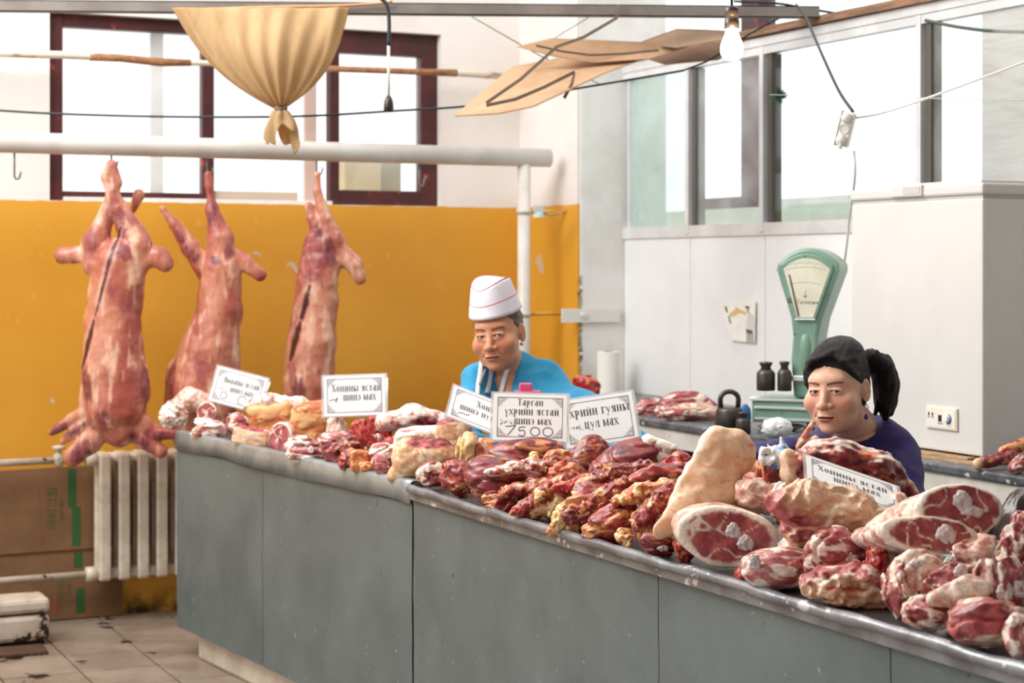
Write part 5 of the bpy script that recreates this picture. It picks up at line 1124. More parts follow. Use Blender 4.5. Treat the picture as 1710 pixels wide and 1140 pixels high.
def carcass(label, cx, cy, Y, parts, subs, cc):
    """parts: list of (name or None for the trunk, segments)"""
    root = None
    for nm, segs, sb in parts:
        if root is None:
            root = caps(label, cx, cy, segs, 'mutton', .3, Y=Y, flat=.8, k=.013, name='hanging_carcass', m=M_carc, res=.0055, cfn=cc, amp=.0045, fold=.0012, subs=sb, cat='carcass', group='sheep carcasses on the white pipe', freq=12)
    return root
# leftmost: hung by both crossed hind legs, belly to the viewer
carcass('leftmost sheep carcass hung by two crossed legs with a long dark slit', 188, 520, YA[0]-.02, [(None, [
    ((184, 276, 7), (176, 296, 7)), ((188, 274, 6), (196, 306, 8)), ((176, 298, 7), (200, 350, 15)), ((194, 306, 8), (180, 350, 13)), ((200, 350, 15), (228, 410, 27)), ((180, 350, 12), (160, 405, 22)), ((176, 292, 5), (180, 310, 6)),
    ((228, 410, 26), (226, 440, 24)), ((160, 405, 21), (160, 440, 22)), ((232, 436, 15), (262, 428, 17)), ((262, 428, 17), (276, 438, 15)), ((150, 424, 11), (122, 426, 13)), ((122, 426, 13), (104, 427, 14)),
    ((200, 440, 44), (188, 540, 46)), ((188, 540, 46), (190, 620, 52)), ((190, 620, 52), (192, 676, 52)), ((192, 676, 50), (200, 712, 34)), ((155, 620, 18), (150, 670, 18)), ((232, 620, 16), (236, 660, 16)),
    ((168, 690, 15), (135, 712, 11)), ((135, 712, 11), (106, 736, 7)), ((150, 684, 14), (120, 700, 10)), ((120, 700, 10), (86, 722, 7)), ((176, 712, 18), (148, 740, 18)), ((148, 740, 18), (122, 762, 16)),
    ((210, 706, 20), (240, 732, 16)), ((240, 732, 16), (268, 752, 11)), ((232, 700, 14), (262, 724, 12)), ((262, 724, 12), (292, 724, 9)), ((212, 350, 5, .12), (222, 322, 9, .13))], [((196, 400, 3, -.13), (158, 560, 5, -.13)), ((165, 540, 4, -.14), (142, 612, 5, -.14))])], None,
    carc_col([(205, 380, 166, 530, 3.2), (164, 535, 142, 614, 4.5)], [(214, 420, 20, 14, .5), (206, 386, 11, 16, .3), (203, 360, 8, 12, .4), (152, 640, 12, 34, -.15), (180, 694, 15, 12, 0), (244, 640, 7, 36, 0), (240, 738, 24, 10, .7), (130, 716, 26, 9, -.6), (140, 750, 26, 16, -.7), (262, 726, 24, 9, .2), (100, 716, 22, 8, -.5)]))
carcass('middle sheep carcass hung by one leg with its back turned', 348, 500, YA[1]-.02, [(None, [
    ((348, 292, 7), (350, 312, 6)), ((350, 312, 6), (354, 350, 10)), ((354, 350, 10), (368, 400, 22)), ((368, 400, 22), (368, 440, 28)), ((272, 350, 6), (290, 372, 8)), ((290, 372, 8), (318, 414, 15)), ((318, 414, 15), (344, 452, 18)),
    ((384, 424, 14), (412, 440, 14)), ((412, 440, 14), (434, 458, 11)), ((370, 450, 33), (366, 520, 38)), ((366, 520, 38), (346, 590, 48)), ((346, 590, 48), (338, 650, 58)), ((338, 650, 58), (340, 716, 54)), ((340, 716, 40), (330, 760, 22)), ((366, 560, 34), (372, 640, 30)), ((300, 620, 22), (296, 680, 22))], [])], None,
    carc_col(None, [(356, 360, 8, 22, .1), (384, 422, 9, 17, .2), (322, 424, 10, 24, -.7), (365, 436, 12, 8, .3), (288, 640, 10, 40, .15), (302, 396, 6, 16, -.7)], -.05))
carcass('right sheep carcass hung by one leg and split open along its left side', 530, 500, YA[2]-.02, [(None, [
    ((530, 292, 6), (530, 320, 6)), ((530, 320, 6), (538, 350, 9)), ((538, 350, 9), (556, 400, 19)), ((516, 344, 7), (522, 366, 9)), ((522, 366, 9), (540, 410, 20)), ((540, 410, 20), (545, 440, 24)), ((560, 404, 15), (576, 434, 13)),
    ((570, 418, 12), (592, 440, 14)), ((592, 440, 14), (602, 466, 10)), ((540, 440, 26), (532, 500, 32)), ((532, 500, 32), (524, 570, 37)), ((524, 570, 37), (516, 640, 41)), ((516, 640, 41), (516, 700, 40)), ((522, 400, 14), (512, 470, 18)), ((512, 470, 16), (494, 590, 18)), ((516, 700, 36), (510, 750, 20)), ((494, 600, 18), (492, 680, 18))], [((518, 474, 4, -.11), (503, 540, 7, -.11)), ((503, 540, 7, -.11), (488, 596, 5, -.11))])], None,
    carc_col([(520, 478, 504, 540, 6), (504, 540, 487, 600, 6)], [(552, 428, 16, 17, 0), (532, 388, 9, 20, -.3), (500, 652, 13, 30, .1), (548, 408, 10, 12, 0)]))
# ------------------------------------------------------------------ price cards with hand drawn letter shapes
TK, TN = .20, .06
def S_(x0, y0, x1, y1, w=TK): return ('s', x0, y0, x1, y1, w)
def stem(x, y0=0., y1=1.): return [S_(x, y0, x, y1), S_(x-.16, y0+.03, x+.16, y0+.03, TN), S_(x-.16, y1-.03, x+.16, y1-.03, TN)]
def ring(cx, cy, rx, ry, a0=0, a1=360, tx=TK, ty=TN): return ('r', cx, cy, rx, ry, a0, a1, tx, ty)
GL = {
 'о': (.72, [ring(.36, .5, .32, .5)]), 'с': (.66, [ring(.38, .5, .32, .5, 50, 310)]), 'э': (.66, [ring(.28, .5, .32, .5, -130, 130), S_(.2, .5, .5, .5, TN)]),
 'н': (.84, stem(.18)+stem(.66)+[S_(.18, .5, .66, .5, TN)]), 'и': (.84, stem(.18)+stem(.66)+[S_(.2, .12, .64, .88, TN)]), 'й': (.84, stem(.18)+stem(.66)+[S_(.2, .12, .64, .88, TN), S_(.3, 1.2, .54, 1.2, .09)]),
 'ы': (1.02, stem(.18)+stem(.86)+[ring(.30, .28, .26, .28, -90, 90)]), 'я': (.78, stem(.60)+[ring(.42, .72, .30, .28, 90, 270), S_(.14, .04, .50, .48, .10)]), 'т': (.72, stem(.36)+[S_(.04, .95, .68, .95, TN), S_(.06, .84, .06, .97, .07), S_(.66, .84, .66, .97, .07)]),
 'а': (.74, stem(.54)+[ring(.34, .34, .26, .34, 60, 300), S_(.18, .92, .54, .92, .08)]), 'ш': (1.18, stem(.18)+stem(.59)+stem(1.0)+[S_(.18, .04, 1.0, .04, TN)]), 'м': (1.0, stem(.16)+stem(.84)+[S_(.18, .95, .5, .1, .12), S_(.82, .95, .5, .1, TN)]),
 'х': (.76, [S_(.12, .95, .64, .05), S_(.64, .95, .10, .05, TN), S_(0, .03, .26, .03, TN), S_(.5, .97, .76, .97, TN), S_(.5, .03, .78, .03, TN), S_(0, .97, .26, .97, TN)]),
 'р': (.76, stem(.18, -.4, 1.)+[ring(.34, .62, .32, .38, -120, 120)]), 'г': (.62, stem(.18)+[S_(.1, .95, .58, .95, TN), S_(.56, .78, .56, .97, .08)]), 'ү': (.74, [S_(.12, .95, .38, .35, .16), S_(.64, .95, .38, .35, TN), S_(.38, .38, .38, -.4, .16), S_(.22, -.38, .54, -.38, TN)]),
 'ц': (.90, stem(.18)+stem(.62)+[S_(.18, .04, .82, .04, TN), S_(.82, .06, .82, -.25, .10)]), 'у': (.74, [S_(.12, .95, .40, .2, .16), S_(.64, .95, .28, -.3, TN), S_(.12, -.3, .30, -.3, .10)]), 'л': (.80, stem(.62)+[S_(.30, .95, .14, .05, .09), S_(.28, .95, .66, .95, TN)]),
 'ч': (.78, stem(.58)+[S_(.16, .97, .16, .6, .16), S_(.16, .52, .58, .52, TN)]), 'Х': (.86, [S_(.14, 1.3, .72, .05, .22), S_(.72, 1.3, .12, .05, TN), S_(0, .03, .30, .03, TN), S_(.56, 1.32, .86, 1.32, TN), S_(.56, .03, .88, .03, TN), S_(0, 1.32, .30, 1.32, TN)]),
 'Т': (.86, stem(.43, 0, 1.35)+[S_(.04, 1.3, .82, 1.3, TN), S_(.06, 1.12, .06, 1.32, .08), S_(.80, 1.12, .80, 1.32, .08)]), 'Я': (.88, stem(.68, 0, 1.35)+[ring(.48, .98, .34, .36, 90, 270), S_(.16, .04, .58, .66, .10)]), ' ': (.42, []),
 'п': (.84, stem(.18)+stem(.66)+[S_(.18, .95, .66, .95, TN)])}
def glyph_polys(line):
    x = 0.; polys = []
    for ch in line:
        w, st = GL[ch]
        for s in st:
            if s[0] == 's':
                _, x0, y0, x1, y1, t = s; d = Vector((x1-x0, y1-y0)); n = Vector((-d.y, d.x)).normalized()*t/2
                if abs(d.y) > abs(d.x)*.4 and t > .1 and abs(d.x) > .05: n = Vector((t/2, 0))
                polys.append([(x+x0+n.x, y0+n.y), (x+x1+n.x, y1+n.y), (x+x1-n.x, y1-n.y), (x+x0-n.x, y0-n.y)])
            else:
                _, cx, cy, rx, ry, a0, a1, tx, ty = s; k = 14
                for i in range(k):
                    a, b = math.radians(a0+(a1-a0)*i/k), math.radians(a0+(a1-a0)*(i+1)/k)
                    polys.append([(x+cx+rx*math.cos(a), cy+ry*math.sin(a)), (x+cx+rx*math.cos(b), cy+ry*math.sin(b)), (x+cx+(rx-tx)*math.cos(b), cy+(ry-ty)*math.sin(b)), (x+cx+(rx-tx)*math.cos(a), cy+(ry-ty)*math.sin(a))])
        x += w+.10
    return polys, x-.10
M_cardw = mat('laminated_white_card', L(250, 250, 250), .25, coat=.3)
M_lam = glass_mat('clear_laminate', (.97, .97, .97, 1), .06, haze=.5, hazecol=(.95, .95, .95, 1))
M_txt = mat('printed_black', L(52, 50, 52), .6); M_pen = mat('pen_blue_black', L(44, 46, 62), .5); M_brd = mat('printed_grey', L(120, 118, 118), .6); M_smear = mat('smeared_ink', L(150, 148, 150), .6)
def flatpoly(polys, mapf, y):
    b = MB()
    for p in polys:
        q = [mapf(*c) for c in p]; ar = sum(q[i][0]*q[(i+1) % len(q)][1]-q[(i+1) % len(q)][0]*q[i][1] for i in range(len(q)))
        if ar < 0: q = q[::-1]
        b.add([(c[0], y, c[1]) for c in q], [list(range(len(q)))])
    return b
def card(label, cx, cy, wpx, hpx, Y, roll, lines, lean=-12., yaw=0., hand=None, marks=(), tent=False):
    k = Y/F; w, h = wpx*k, hpx*k; c = W(cx, cy, Y)
    E = Euler((math.radians(lean), math.radians(roll), math.radians(yaw)), 'XYZ'); Rm = E.to_matrix()
    t = thing('price_card', label, 'sign', c-Rm @ Vector((0, 0, h/2)), 0, 'laminated price cards on the meat'); t.rotation_euler = E
    MB().box((0, 0, h/2), (w*1.05, .0008, h*1.05)).build('laminate', M_lam, t); MB().box((0, 0, h/2), (w*.975, .0016, h*.965)).build('card', M_cardw, t)
    if tent:
        MB().box((w*.02, h*.20, h*.48), (w, .0014, h*1.03), Matrix.Rotation(-.42, 3, 'X')).build('rear_leaf', M_cardw, t)
    y = -.0012; bw = .0009*max(1, w/.2)
    e = .07; pl = []
    for (x0, z0, x1, z1) in ((-.5+e, e*1.3, .5-e, e*1.3), (-.5+e, 1-e*1.3, .5-e, 1-e*1.3), (-.5+e, e*1.3, -.5+e, 1-e*1.3), (.5-e, e*1.3, .5-e, 1-e*1.3)):
        tx, tz = (bw/w, bw/h); pl.append([(x0-tx, z0-tz), (x1+tx, z0-tz), (x1+tx, z1+tz), (x0-tx, z1+tz)])
    flatpoly(pl, lambda x, z: (x*w, z*h), y).build('printed_border', M_brd, t)
    for sx in (-1, 1):
        for sz in (0, 1):
            cx_, cz_ = sx*(.5-e*1.5)*w, (e*2.0 if sz == 0 else 1-e*2.0)*h; pl = []; g = h*.05
            for r in (g, g*.55):
                for (a, b, c_, d) in ((-1, -1, 1, -1), (-1, 1, 1, 1), (-1, -1, -1, 1), (1, -1, 1, 1)):
                    tt = g*.10; pl.append([(cx_+a*r-tt, cz_+b*r-tt), (cx_+c_*r+tt, cz_+b*r-tt if b == d else cz_+b*r-tt), (cx_+c_*r+tt, cz_+d*r+tt), (cx_+a*r-tt, cz_+d*r+tt)])
            szn = 1 if sz == 0 else -1
            for i in range(3):
                o1 = g*(1.5+i*.55); pl.append([(cx_-sx*o1*1.0, cz_+szn*(-g)), (cx_-sx*(o1+g*.2), cz_+szn*(-g)), (cx_-sx*(o1+g*.2), cz_+szn*(g*(1.0-.55*i)-g*.2)), (cx_-sx*o1, cz_+szn*(g*(1.0-.55*i)-g*.2))])
                pl.append([(cx_+sx*g, cz_+szn*o1), (cx_+sx*g, cz_+szn*(o1+g*.2)), (cx_-sx*(g*(1.0-.55*i)-g*.2), cz_+szn*(o1+g*.2)), (cx_-sx*(g*(1.0-.55*i)-g*.2), cz_+szn*o1)])
            flatpoly(pl, lambda x, z: (x, z), y).build('corner_ornament', M_brd, t)
    for (txt, fx, fz, fh, fw) in lines:                # text, centre x, baseline z, x-height, total width (fractions)
        pl, adv = glyph_polys(txt); sx_, sz_ = fw*w/adv, fh*h
        flatpoly(pl, lambda x, z: ((fx*w)+(x-adv/2)*sx_, fz*h+z*sz_), y-.0002).build('lettering', M_txt, t)
    for pts in (hand or []):
        P = [Vector((p[0]*w, y-.0003, p[1]*h)) for p in pts]; P2_ = spline(P, 6); pl = []
        for a, b in zip(P2_[:-1], P2_[1:]):
            d = (b-a); 
            if d.length < 1e-7: continue
            n = Vector((-d.z, 0, d.x)).normalized()*.0011*max(1, w/.2); pl.append([((a+n).x, (a+n).z), ((b+n).x, (b+n).z), ((b-n).x, (b-n).z), ((a-n).x, (a-n).z)])
        flatpoly(pl, lambda x, z: (x, z), y-.0003).build('handwriting', M_pen, t)
    for i, (mx_, mz, ms) in enumerate(marks):
        rg = random.Random(i+int(cx)); pl = []
        for j in range(12):
            x, z, r = mx_*w+rg.gauss(0, ms*w), mz*h+rg.gauss(0, ms*h*.8), rg.uniform(.25, .9)*ms*w*.5; a0 = rg.uniform(0, 3)
            pl.append([(x+r*math.cos(a0+a)*rg.uniform(.5, 1.2), z+r*.6*math.sin(a0+a)) for a in (0, 1.2, 2.2, 3.4, 4.6, 5.5)])
        flatpoly(pl, lambda x, z: (x, z), y-.0002).build('printed_ornament', mat('ornament_ink', L(84, 82, 84), .6), t)
    return t
def circ(cx, cz, rx, rz, n=12, a0=80): return [(cx+rx*math.cos(math.radians(a0+i*360/n)), cz+rz*math.sin(math.radians(a0+i*360/n))) for i in range(n+1)]
card('tilted goat meat card at the far left of the meat row', 398, 650, 88, 60, plane_Y(398, .22, 1), 14.5, [('Ямааны ястай', .03, .60, .12, .70), ('шинэ мах', .08, .38, .12, .46)], -10, hand=[circ(-.24, .24, .06, .10), circ(.12, .22, .07, .13), circ(.30, .20, .06, .10)], marks=((-.32, .42, .035),), tent=True)
card('upright mutton card standing on the far counter', 592, 660, 105, 68, plane_Y(592, .22, 1), -2, [('Хонины ястай', .03, .60, .135, .78), ('шинэ мах', .08, .38, .135, .52)], -10, hand=[[(-.40, .38), (-.34, .42), (-.30, .40), (-.27, .46), (-.30, .34)]], tent=True)
card('slanted mutton card half hidden behind the priced card', 803, 688, 112, 66, 5.92, 22, [('Хонины', .14, .60, .14, .46), ('шинэ нууруу'.replace('рууу', 'у'), .04, .36, .13, .74)], -38, 10, hand=[[(-.34, .22), (-.26, .26), (-.2, .24), (-.16, .30)]])
card('fat beef card with the handwritten price 7500', 885, 697, 126, 82, 5.42, 1.6, [('Тарган', .0, .745, .105, .34), ('үхрийн ястай', .02, .55, .115, .72), ('шинэ мах', .04, .355, .115, .50)], -18, hand=[[(-.32, .30), (-.24, .315), (-.19, .33), (-.24, .22), (-.29, .12)], [(-.06, .30), (-.13, .29), (-.14, .22), (-.08, .23), (-.06, .16), (-.10, .11), (-.15, .14)], circ(.07, .21, .06, .09), circ(.24, .21, .065, .09)], marks=((-.33, .40, .03), (-.25, .38, .022)))
card('boneless beef thigh card leaning behind the priced card', 1001, 701, 124, 84, 5.62, -8.3, [('үхрийн гуяны', -.02, .62, .135, .88), ('цул мах', .02, .36, .135, .46)], -18, marks=((-.36, .40, .03), (-.27, .40, .025)))
card('mutton card lying tilted among the cuts before the woman in purple', 1424, 808, 166, 100, 3.95, 19, [('Хонины ястай', .0, .58, .13, .74), ('шинэ мах', .04, .36, .13, .5)], -68, 0)
# pink bottle standing behind the priced card
pz = Zof(642, 5.72); pb = W(878, 700, 5.72); pb.z = HT+.003
pk = thing('pink_bottle', 'pink plastic bottle top showing above the priced card', 'bottle', pb); hh_ = pz-pb.z
M_pink = mat('pink_plastic', L(232, 96, 140), .35, trans=.15)
MB().lathe([(.0, 0), (.034, 0), (.036, .01), (.036, hh_-.045), (.03, hh_-.03), (.0, hh_-.03)], n=24).build('bottle', M_pink, pk, True); MB().box((.006, 0, hh_-.026), (.085, .04, .014)).build('shoulder', M_pink, pk, bevel=.004); MB().box((0, 0, hh_-.008), (.042, .03, .026)).build('cap', M_pink, pk, bevel=.005)
# plastic bag with blue print and a dark cloth at the right edge
c = W(1296, 764, 4.35); f = lambda P: ell(P, (0, 0, 0), (.048, .03, .034))+.010*(1-2*np.abs(pn(P*42+3)))+.006*fbm(P*60, 2)
P, Q = sdf_mesh(lambda P: smin(f(P), cap(P, (.02, 0, .02), (.012, 0, .048), .012, .004), .012), (-.075, -.055, -.055), (.075, .055, .065), .0035)
n = fbm(P*26+8, 2); o = link_mesh('printed_bag', P, Q, mat('thin_white_film', None, .3, attr=True, coat=.4), None, False, mixc(LA(232, 240, 246), LA(90, 160, 226), sst(.12, .22, n)), c); tag(o, 'small white and blue plastic bag under the hand of the woman in purple', 'bag')
c = W(1722, 846, 3.78); c.z = HT-.012+.112; f2 = lambda P: ell(P, (0, 0, 0), (.075, .06, .115))-.007*(1-2*np.abs(pn(P*np.array([30, 30, 12.])+1)))
P, Q = sdf_mesh(f2, (-.11, -.09, -.15), (.11, .09, .15), .005); o = link_mesh('leather_bag', P, Q, mat('dark_brown_leather', L(58, 40, 40), .3, coat=.2), None, True, None, c); tag(o, 'dark brown wrinkled leather bag at the right edge', 'bag')
P, Q = sdf_mesh(lambda P: ell(P, (0, 0, 0), (.032, .03, .016))-.004*fbm(P*50, 2), (-.06, -.06, -.04), (.06, .06, .04), .004); q = link_mesh('blue_lining', P, Q, mat('bright_blue_cloth', L(60, 170, 220), .6), o, True, None, (.03, -.01, .113))
# ------------------------------------------------------------------ people
def head_sdf(q, old=0.):
    ax = np.abs(q[:, 0]); m = np.stack([ax, q[:, 1], q[:, 2]], 1)
    d = ell(q, (0, .018, .035), (.076, .094, .083))
    d = smin(d, ell(q, (0, -.022, -.035), (.072, .068, .083)), .03)
    d = smin(d, ell(q, (0, -.033, -.082), (.060, .048, .035)), .025)
    d = smin(d, ell(q, (0, -.076, -.103), (.023, .018, .016)), .02)
    d = smin(d, ell(m, (.046, -.057, -.034), (.029, .027, .028)), .02)
    d = smin(d, ell(q, (0, -.068, .030), (.050, .018, .016)), .025)
    d = smin(d, ell(q, (0, -.080, -.066), (.030, .016, .021)), .018)
    d = smax(d, -ell(m, (.031, -.101, .001), (.018, .015, .0125)), .012)
    d = smin(d, ell(m, (.031, -.0770, .001), (.0175, .0125, .0120)), .005)
    d = smin(d, cap(m, (.016, -.088, .0075), (.046, -.079, .006), .0022, .0018), .004)      # lid fold
    if old: d = smin(d, cap(m, (.018, -.086, -.0115), (.044, -.079, -.012), .003, .002), .007)
    d = smin(d, cap(q, (0, -.0825, .006), (0, -.1070, -.034), .0085, .0115), .013)
    d = smin(d, ell(q, (0, -.108, -.0365), (.0125, .0115, .0105)), .006); d = smin(d, ell(m, (.0155, -.0960, -.0385), (.0098, .0110, .0085)), .006)
    d = smax(d, -ell(m, (.0065, -.104, -.0475), (.0042, .006, .0030)), .003)
    d = smin(d, ell(m, (.0085, -.0960, -.0652), (.0145, .0062, .0050)), .004); d = smin(d, ell(q, (0, -.0945, -.0760), (.0185, .0066, .0062)), .004)
    bend = .0022*(ax/.022)**2*(1 if not old else .6)
    qq = q.copy(); qq[:, 2] = qq[:, 2]-bend*.6; d = smax(d, -(cap(qq, (-.023, -.1005, -.0708), (.023, -.1005, -.0708), .0060, .0060)*0+np.maximum(np.maximum(np.abs(qq[:, 2]+.0708)-.0011, ax-.0235), -(qq[:, 1]+.1035)*0+np.abs(qq[:, 1]+.098)-.012)), .0015)
    d = smax(d, -ell(m, (.031, -.0905, .0002), (.0128, .0125, .0034 if not old else .0030)), .0018)
    fold = cap(m, (.019, -.098, -.045), (.033, -.083, -.070), .0026, .0020); d = smax(d, -fold, .007 if not old else .0055)
    e = q.copy(); e[:, 0] = ax; M = rotm(0, 0, -18)
    ear = ell(e, (.079, .014, -.012), (.0085, .0195, .033), M); ear = smax(ear, -ell(e, (.0885, .008, -.006), (.008, .0125, .022), M), .003); ear = smin(ear, ell(e, (.083, .004, -.014), (.004, .004, .009), M), .003)
    return smin(d, ear, .006)
def face_col(q, N, P, base, cheek, lip, brow, old=0.):
    ax = np.abs(q[:, 0]); n = fbm(q*70, 3); front = sst(-.02, -.05, q[:, 1])
    c = mixc(base*1.0, base*np.array([.88, .82, .80]), sst(-.3, .6, n)*.6)
    c = mixc(c, cheek, .55*sst(.034, .006, np.hypot(ax-.043, q[:, 2]+.034))*front)
    c = mixc(c, cheek*.95, .35*sst(.02, .006, np.hypot(ax, q[:, 2]+.036))*front)
    # lips
    u = q[:, 0]/.0235; up = -.0700+.0052*(1-u*u)*(1-.25*np.exp(-(q[:, 0]/.004)**2)); lo = -.0715-.0098*(1-u*u)
    lm = (np.abs(u) < 1)*sst(lo-.0012, lo+.0006, q[:, 2])*sst(up+.0012, up-.0006, q[:, 2])*sst(-.078, -.086, q[:, 1]); c = mixc(c, lip, lm*.85)
    c = mixc(c, lip*.35, (np.abs(u) < 1.0)*sst(.0022, .0009, np.abs(q[:, 2]+.0706-.0012*u*u))*sst(-.078, -.084, q[:, 1]))
    # brows, lashes
    t = np.clip((ax-.013)/.036, 0, 1); bz = .0205+.0065*np.sin(t*2.0)-.003*t; th = .0032*(1-.55*t)+.0006
    bm = sst(th*1.3, th*.6, np.abs(q[:, 2]-bz))*(ax > .011)*(ax < .051)*front; c = mixc(c, brow, bm*.85)
    e = np.hypot((ax-.031)/.0142, (q[:, 2]-.0008)/.0056); lash = sst(1.12, .92, e)*sst(.0, .0016, q[:, 2]-.0005)*sst(-.070, -.076, q[:, 1]); c = mixc(c, LA(46, 30, 26), lash*.9)
    c = mixc(c, LA(120, 74, 60), sst(1.15, .95, e)*.5*sst(-.070, -.076, q[:, 1])*(q[:, 2] < .0005))
    c = mixc(c, base*np.array([.72, .60, .56]), .45*sst(.012, .004, np.hypot((ax-.031)/1.7, q[:, 2]-.010))*front)
    c = mixc(c, LA(80, 40, 34), sst(.0048, .003, np.hypot(ax-.0066, (q[:, 2]+.0472)*1.4))*sst(-.09, -.096, q[:, 1])*.8)
    if old:
        w = np.abs(np.sin((q[:, 2]-.05*ax)*520+2*pn(q*40))); c = mixc(c, base*np.array([.66, .54, .50]), .35*sst(.35, .1, w)*sst(.030, .036, q[:, 2])*front)
        w2 = np.abs(np.sin(np.arctan2(q[:, 2]-.0, ax-.036)*9+2*pn(q*60))); c = mixc(c, base*np.array([.7, .58, .54]), .4*sst(.4, .1, w2)*sst(.046, .050, ax)*sst(.068, .060, ax)*sst(.022, .016, np.abs(q[:, 2]))*front)
    return c
def eye_ball(parent, c, M, s, gaze):
    r = .0118*s; b = MB(); n = 24; vs = []; fs = []
    P = []
    for i in range(n+1):
        a = math.pi*i/n
        for j in range(n): P.append((math.sin(a)*math.cos(2*math.pi*j/n), math.sin(a)*math.sin(2*math.pi*j/n), math.cos(a)))
    for i in range(n):
        for j in range(n): fs.append([i*n+j, (i+1)*n+j, (i+1)*n+(j+1) % n, i*n+(j+1) % n])
    P = np.array(P); g = np.array(gaze)/np.linalg.norm(gaze); dt = P @ g
    col = mixc(LA(228, 218, 208), LA(44, 26, 18), sst(.86, .90, dt)); col = mixc(col, LA(8, 6, 6), sst(.965, .98, dt))
    return link_mesh('eye', P*r, fs, mat('wet_eye', None, .08, attr=True, coat=.6), parent, True, col, c)
def hand_sdf(P, wrist, palm_c, knuck, fingers, k=.008):
    d = cap(P, wrist, palm_c, .024, .030)
    for kn in knuck: d = smin(d, cap(P, palm_c, kn, .018, .012), .012)
    for ch in fingers:
        e = None
        for i in range(len(ch)-1): g = cap(P, ch[i], ch[i+1], .0098-.0009*i, .0098-.0009*(i+1)); e = g if e is None else np.minimum(e, g)
        d = smin(d, e, .004)
    return d
M_skin = mat('skin', None, .45, attr=True, sss=.08, spec=.4, bump=.03, bscale=500)
def wa(px, py, Y): return np.array(W(px, py, Y))
def build_person(label, loc, Mh, hc, s, bodyf, fine, old, cols, eyes):
    """body = head (fine) + rest (coarse) joined in one mesh under the person"""
    t = thing('person', label, 'person', loc); o = np.array(loc)
    loc_h = lambda P: ((P-hc) @ Mh)/s
    neck_axis = Mh[:, 2]
    allV, allF, allC = [], [], []; off = 0
    def add(f, lo, hi, h, colf, it=0):
        nonlocal off
        P, Q = sdf_mesh(f, lo, hi, h)
        if it: P = relax(P, Q, it, .3)
        N = normals(P, Q); allV.append(P-o); allF.append(Q+off); allC.append(colf(P, N)); off += len(P)
    hf = lambda P: smin(head_sdf(loc_h(P), old)*s, bodyf['neck'](P), .022)
    ext = .15*s
    def headonly(P): return smax(hf(P), -(loc_h(P)[:, 2]+.155)*s, .001)
    def hcol(P, N): q = loc_h(P); return face_col(q, N @ Mh, P, *cols, old)
    e = np.array([.125, .14, .175])*s; cc = hc+np.array([0, 0, -.02*s])
    add(headonly, cc-e, cc+e, .00195, hcol)
    def rest(P): return smax(smin(bodyf['body'](P), bodyf['neck'](P), .03), (loc_h(P)[:, 2]+.145)*s, .001) if True else None
    lo, hi = bodyf['box']; add(rest, lo, hi, .009, lambda P, N: np.repeat(cols[0][None], len(P), 0))
    for f, lo, hi, h in fine: add(f, lo, hi, h, lambda P, N: mixc(cols[0], cols[1]*.9, sst(-.2, .6, fbm(P*60, 2))))
    link_mesh('body', np.concatenate(allV), np.concatenate(allF), M_skin, t, True, np.concatenate(allC))
    for sx in (-1, 1):
        p = hc+Mh @ (np.array([sx*.031, -.0757, .0003])*s); g = np.array(W(CX, HY, .001))-p; eye_ball(t, Vector(p-o), Mh, s, g+np.array(eyes))
    return t, loc_h
def garment(t, name, f, lo, hi, h, m, col=None, it=1):
    o = np.array(t.location); P, Q = sdf_mesh(f, lo, hi, h); P = relax(P, Q, it, .5); c = col(P) if col else None
    return link_mesh(name, P-o, Q, m, t, True, c)
# --- woman in purple
YW = 4.75; s2 = .95; hc2 = wa(1397, 646, YW); Mh2 = rotm(0, 0, -33) @ rotm(0, -3, 0) @ rotm(6, 0, 0)
hip2 = np.array(R(3.0, 3.95, .78))
neckb = wa(1440, 716, YW+.10); chest = wa(1452, 790, YW+.12); shR = wa(1498, 760, YW+.06); shL = wa(1378, 752, YW+.14)
elR, elL = wa(1520, 858, YW-.12), wa(1272, 768, YW-.10); haR = wa(1374, 762, YW-.20); haL = wa(1238, 792, YW-.26)
floor2 = [np.array(R(3.0, 3.84, .05)), np.array(R(3.02, 4.06, .05))]
def b2(P, g=0., arms=True, legs=True):
    d = cap(P, chest+np.array([0, .02, .02]), (chest+hip2)/2, .115+g, .125+g); d = smin(d, cap(P, (chest+hip2)/2, hip2, .125+g, .135+g), .06)
    d = smin(d, cap(P, shR+np.array([-.02, .02, 0]), shL+np.array([.02, .02, 0]), .062+g, .060+g), .06); d = smin(d, cap(P, neckb+np.array([0, .02, -.01]), chest, .06+g, .1+g), .06)
    if arms:
        d = smin(d, cap(P, shR, elR, .056+g, .042+g), .03); d = smin(d, cap(P, shL, elL, .052+g, .038+g), .03)
    return d
def arm2(P, g=0.): return np.minimum(cap(P, elR, haR, .039+g, .026+g), cap(P, elL, haL, .036+g, .025+g))
def legs2(P, g=0.): return np.minimum(smin(cap(P, hip2, np.array([floor2[0][0], floor2[0][1], .45]), .10+g, .07+g), cap(P, np.array([floor2[0][0], floor2[0][1], .45]), floor2[0], .065+g, .045+g), .03), smin(cap(P, hip2, np.array([floor2[1][0], floor2[1][1], .45]), .10+g, .07+g), cap(P, np.array([floor2[1][0], floor2[1][1], .45]), floor2[1], .065+g, .045+g), .03))
neck2 = lambda P: cap(P, hc2+Mh2 @ (np.array([0, .022, -.065])*s2), neckb+np.array([0, .02, -.02]), .053, .062)
body2 = dict(neck=neck2, body=lambda P: smin(smin(b2(P, -.012), arm2(P), .02), legs2(P, -.01), .05), box=(np.minimum(np.minimum(floor2[0], haL), elR)-.14, np.maximum(np.maximum(floor2[1], shR), chest)+np.array([.22, .25, .15])))
body2['box'][0][2] = 0.0
Yh = YW-.17
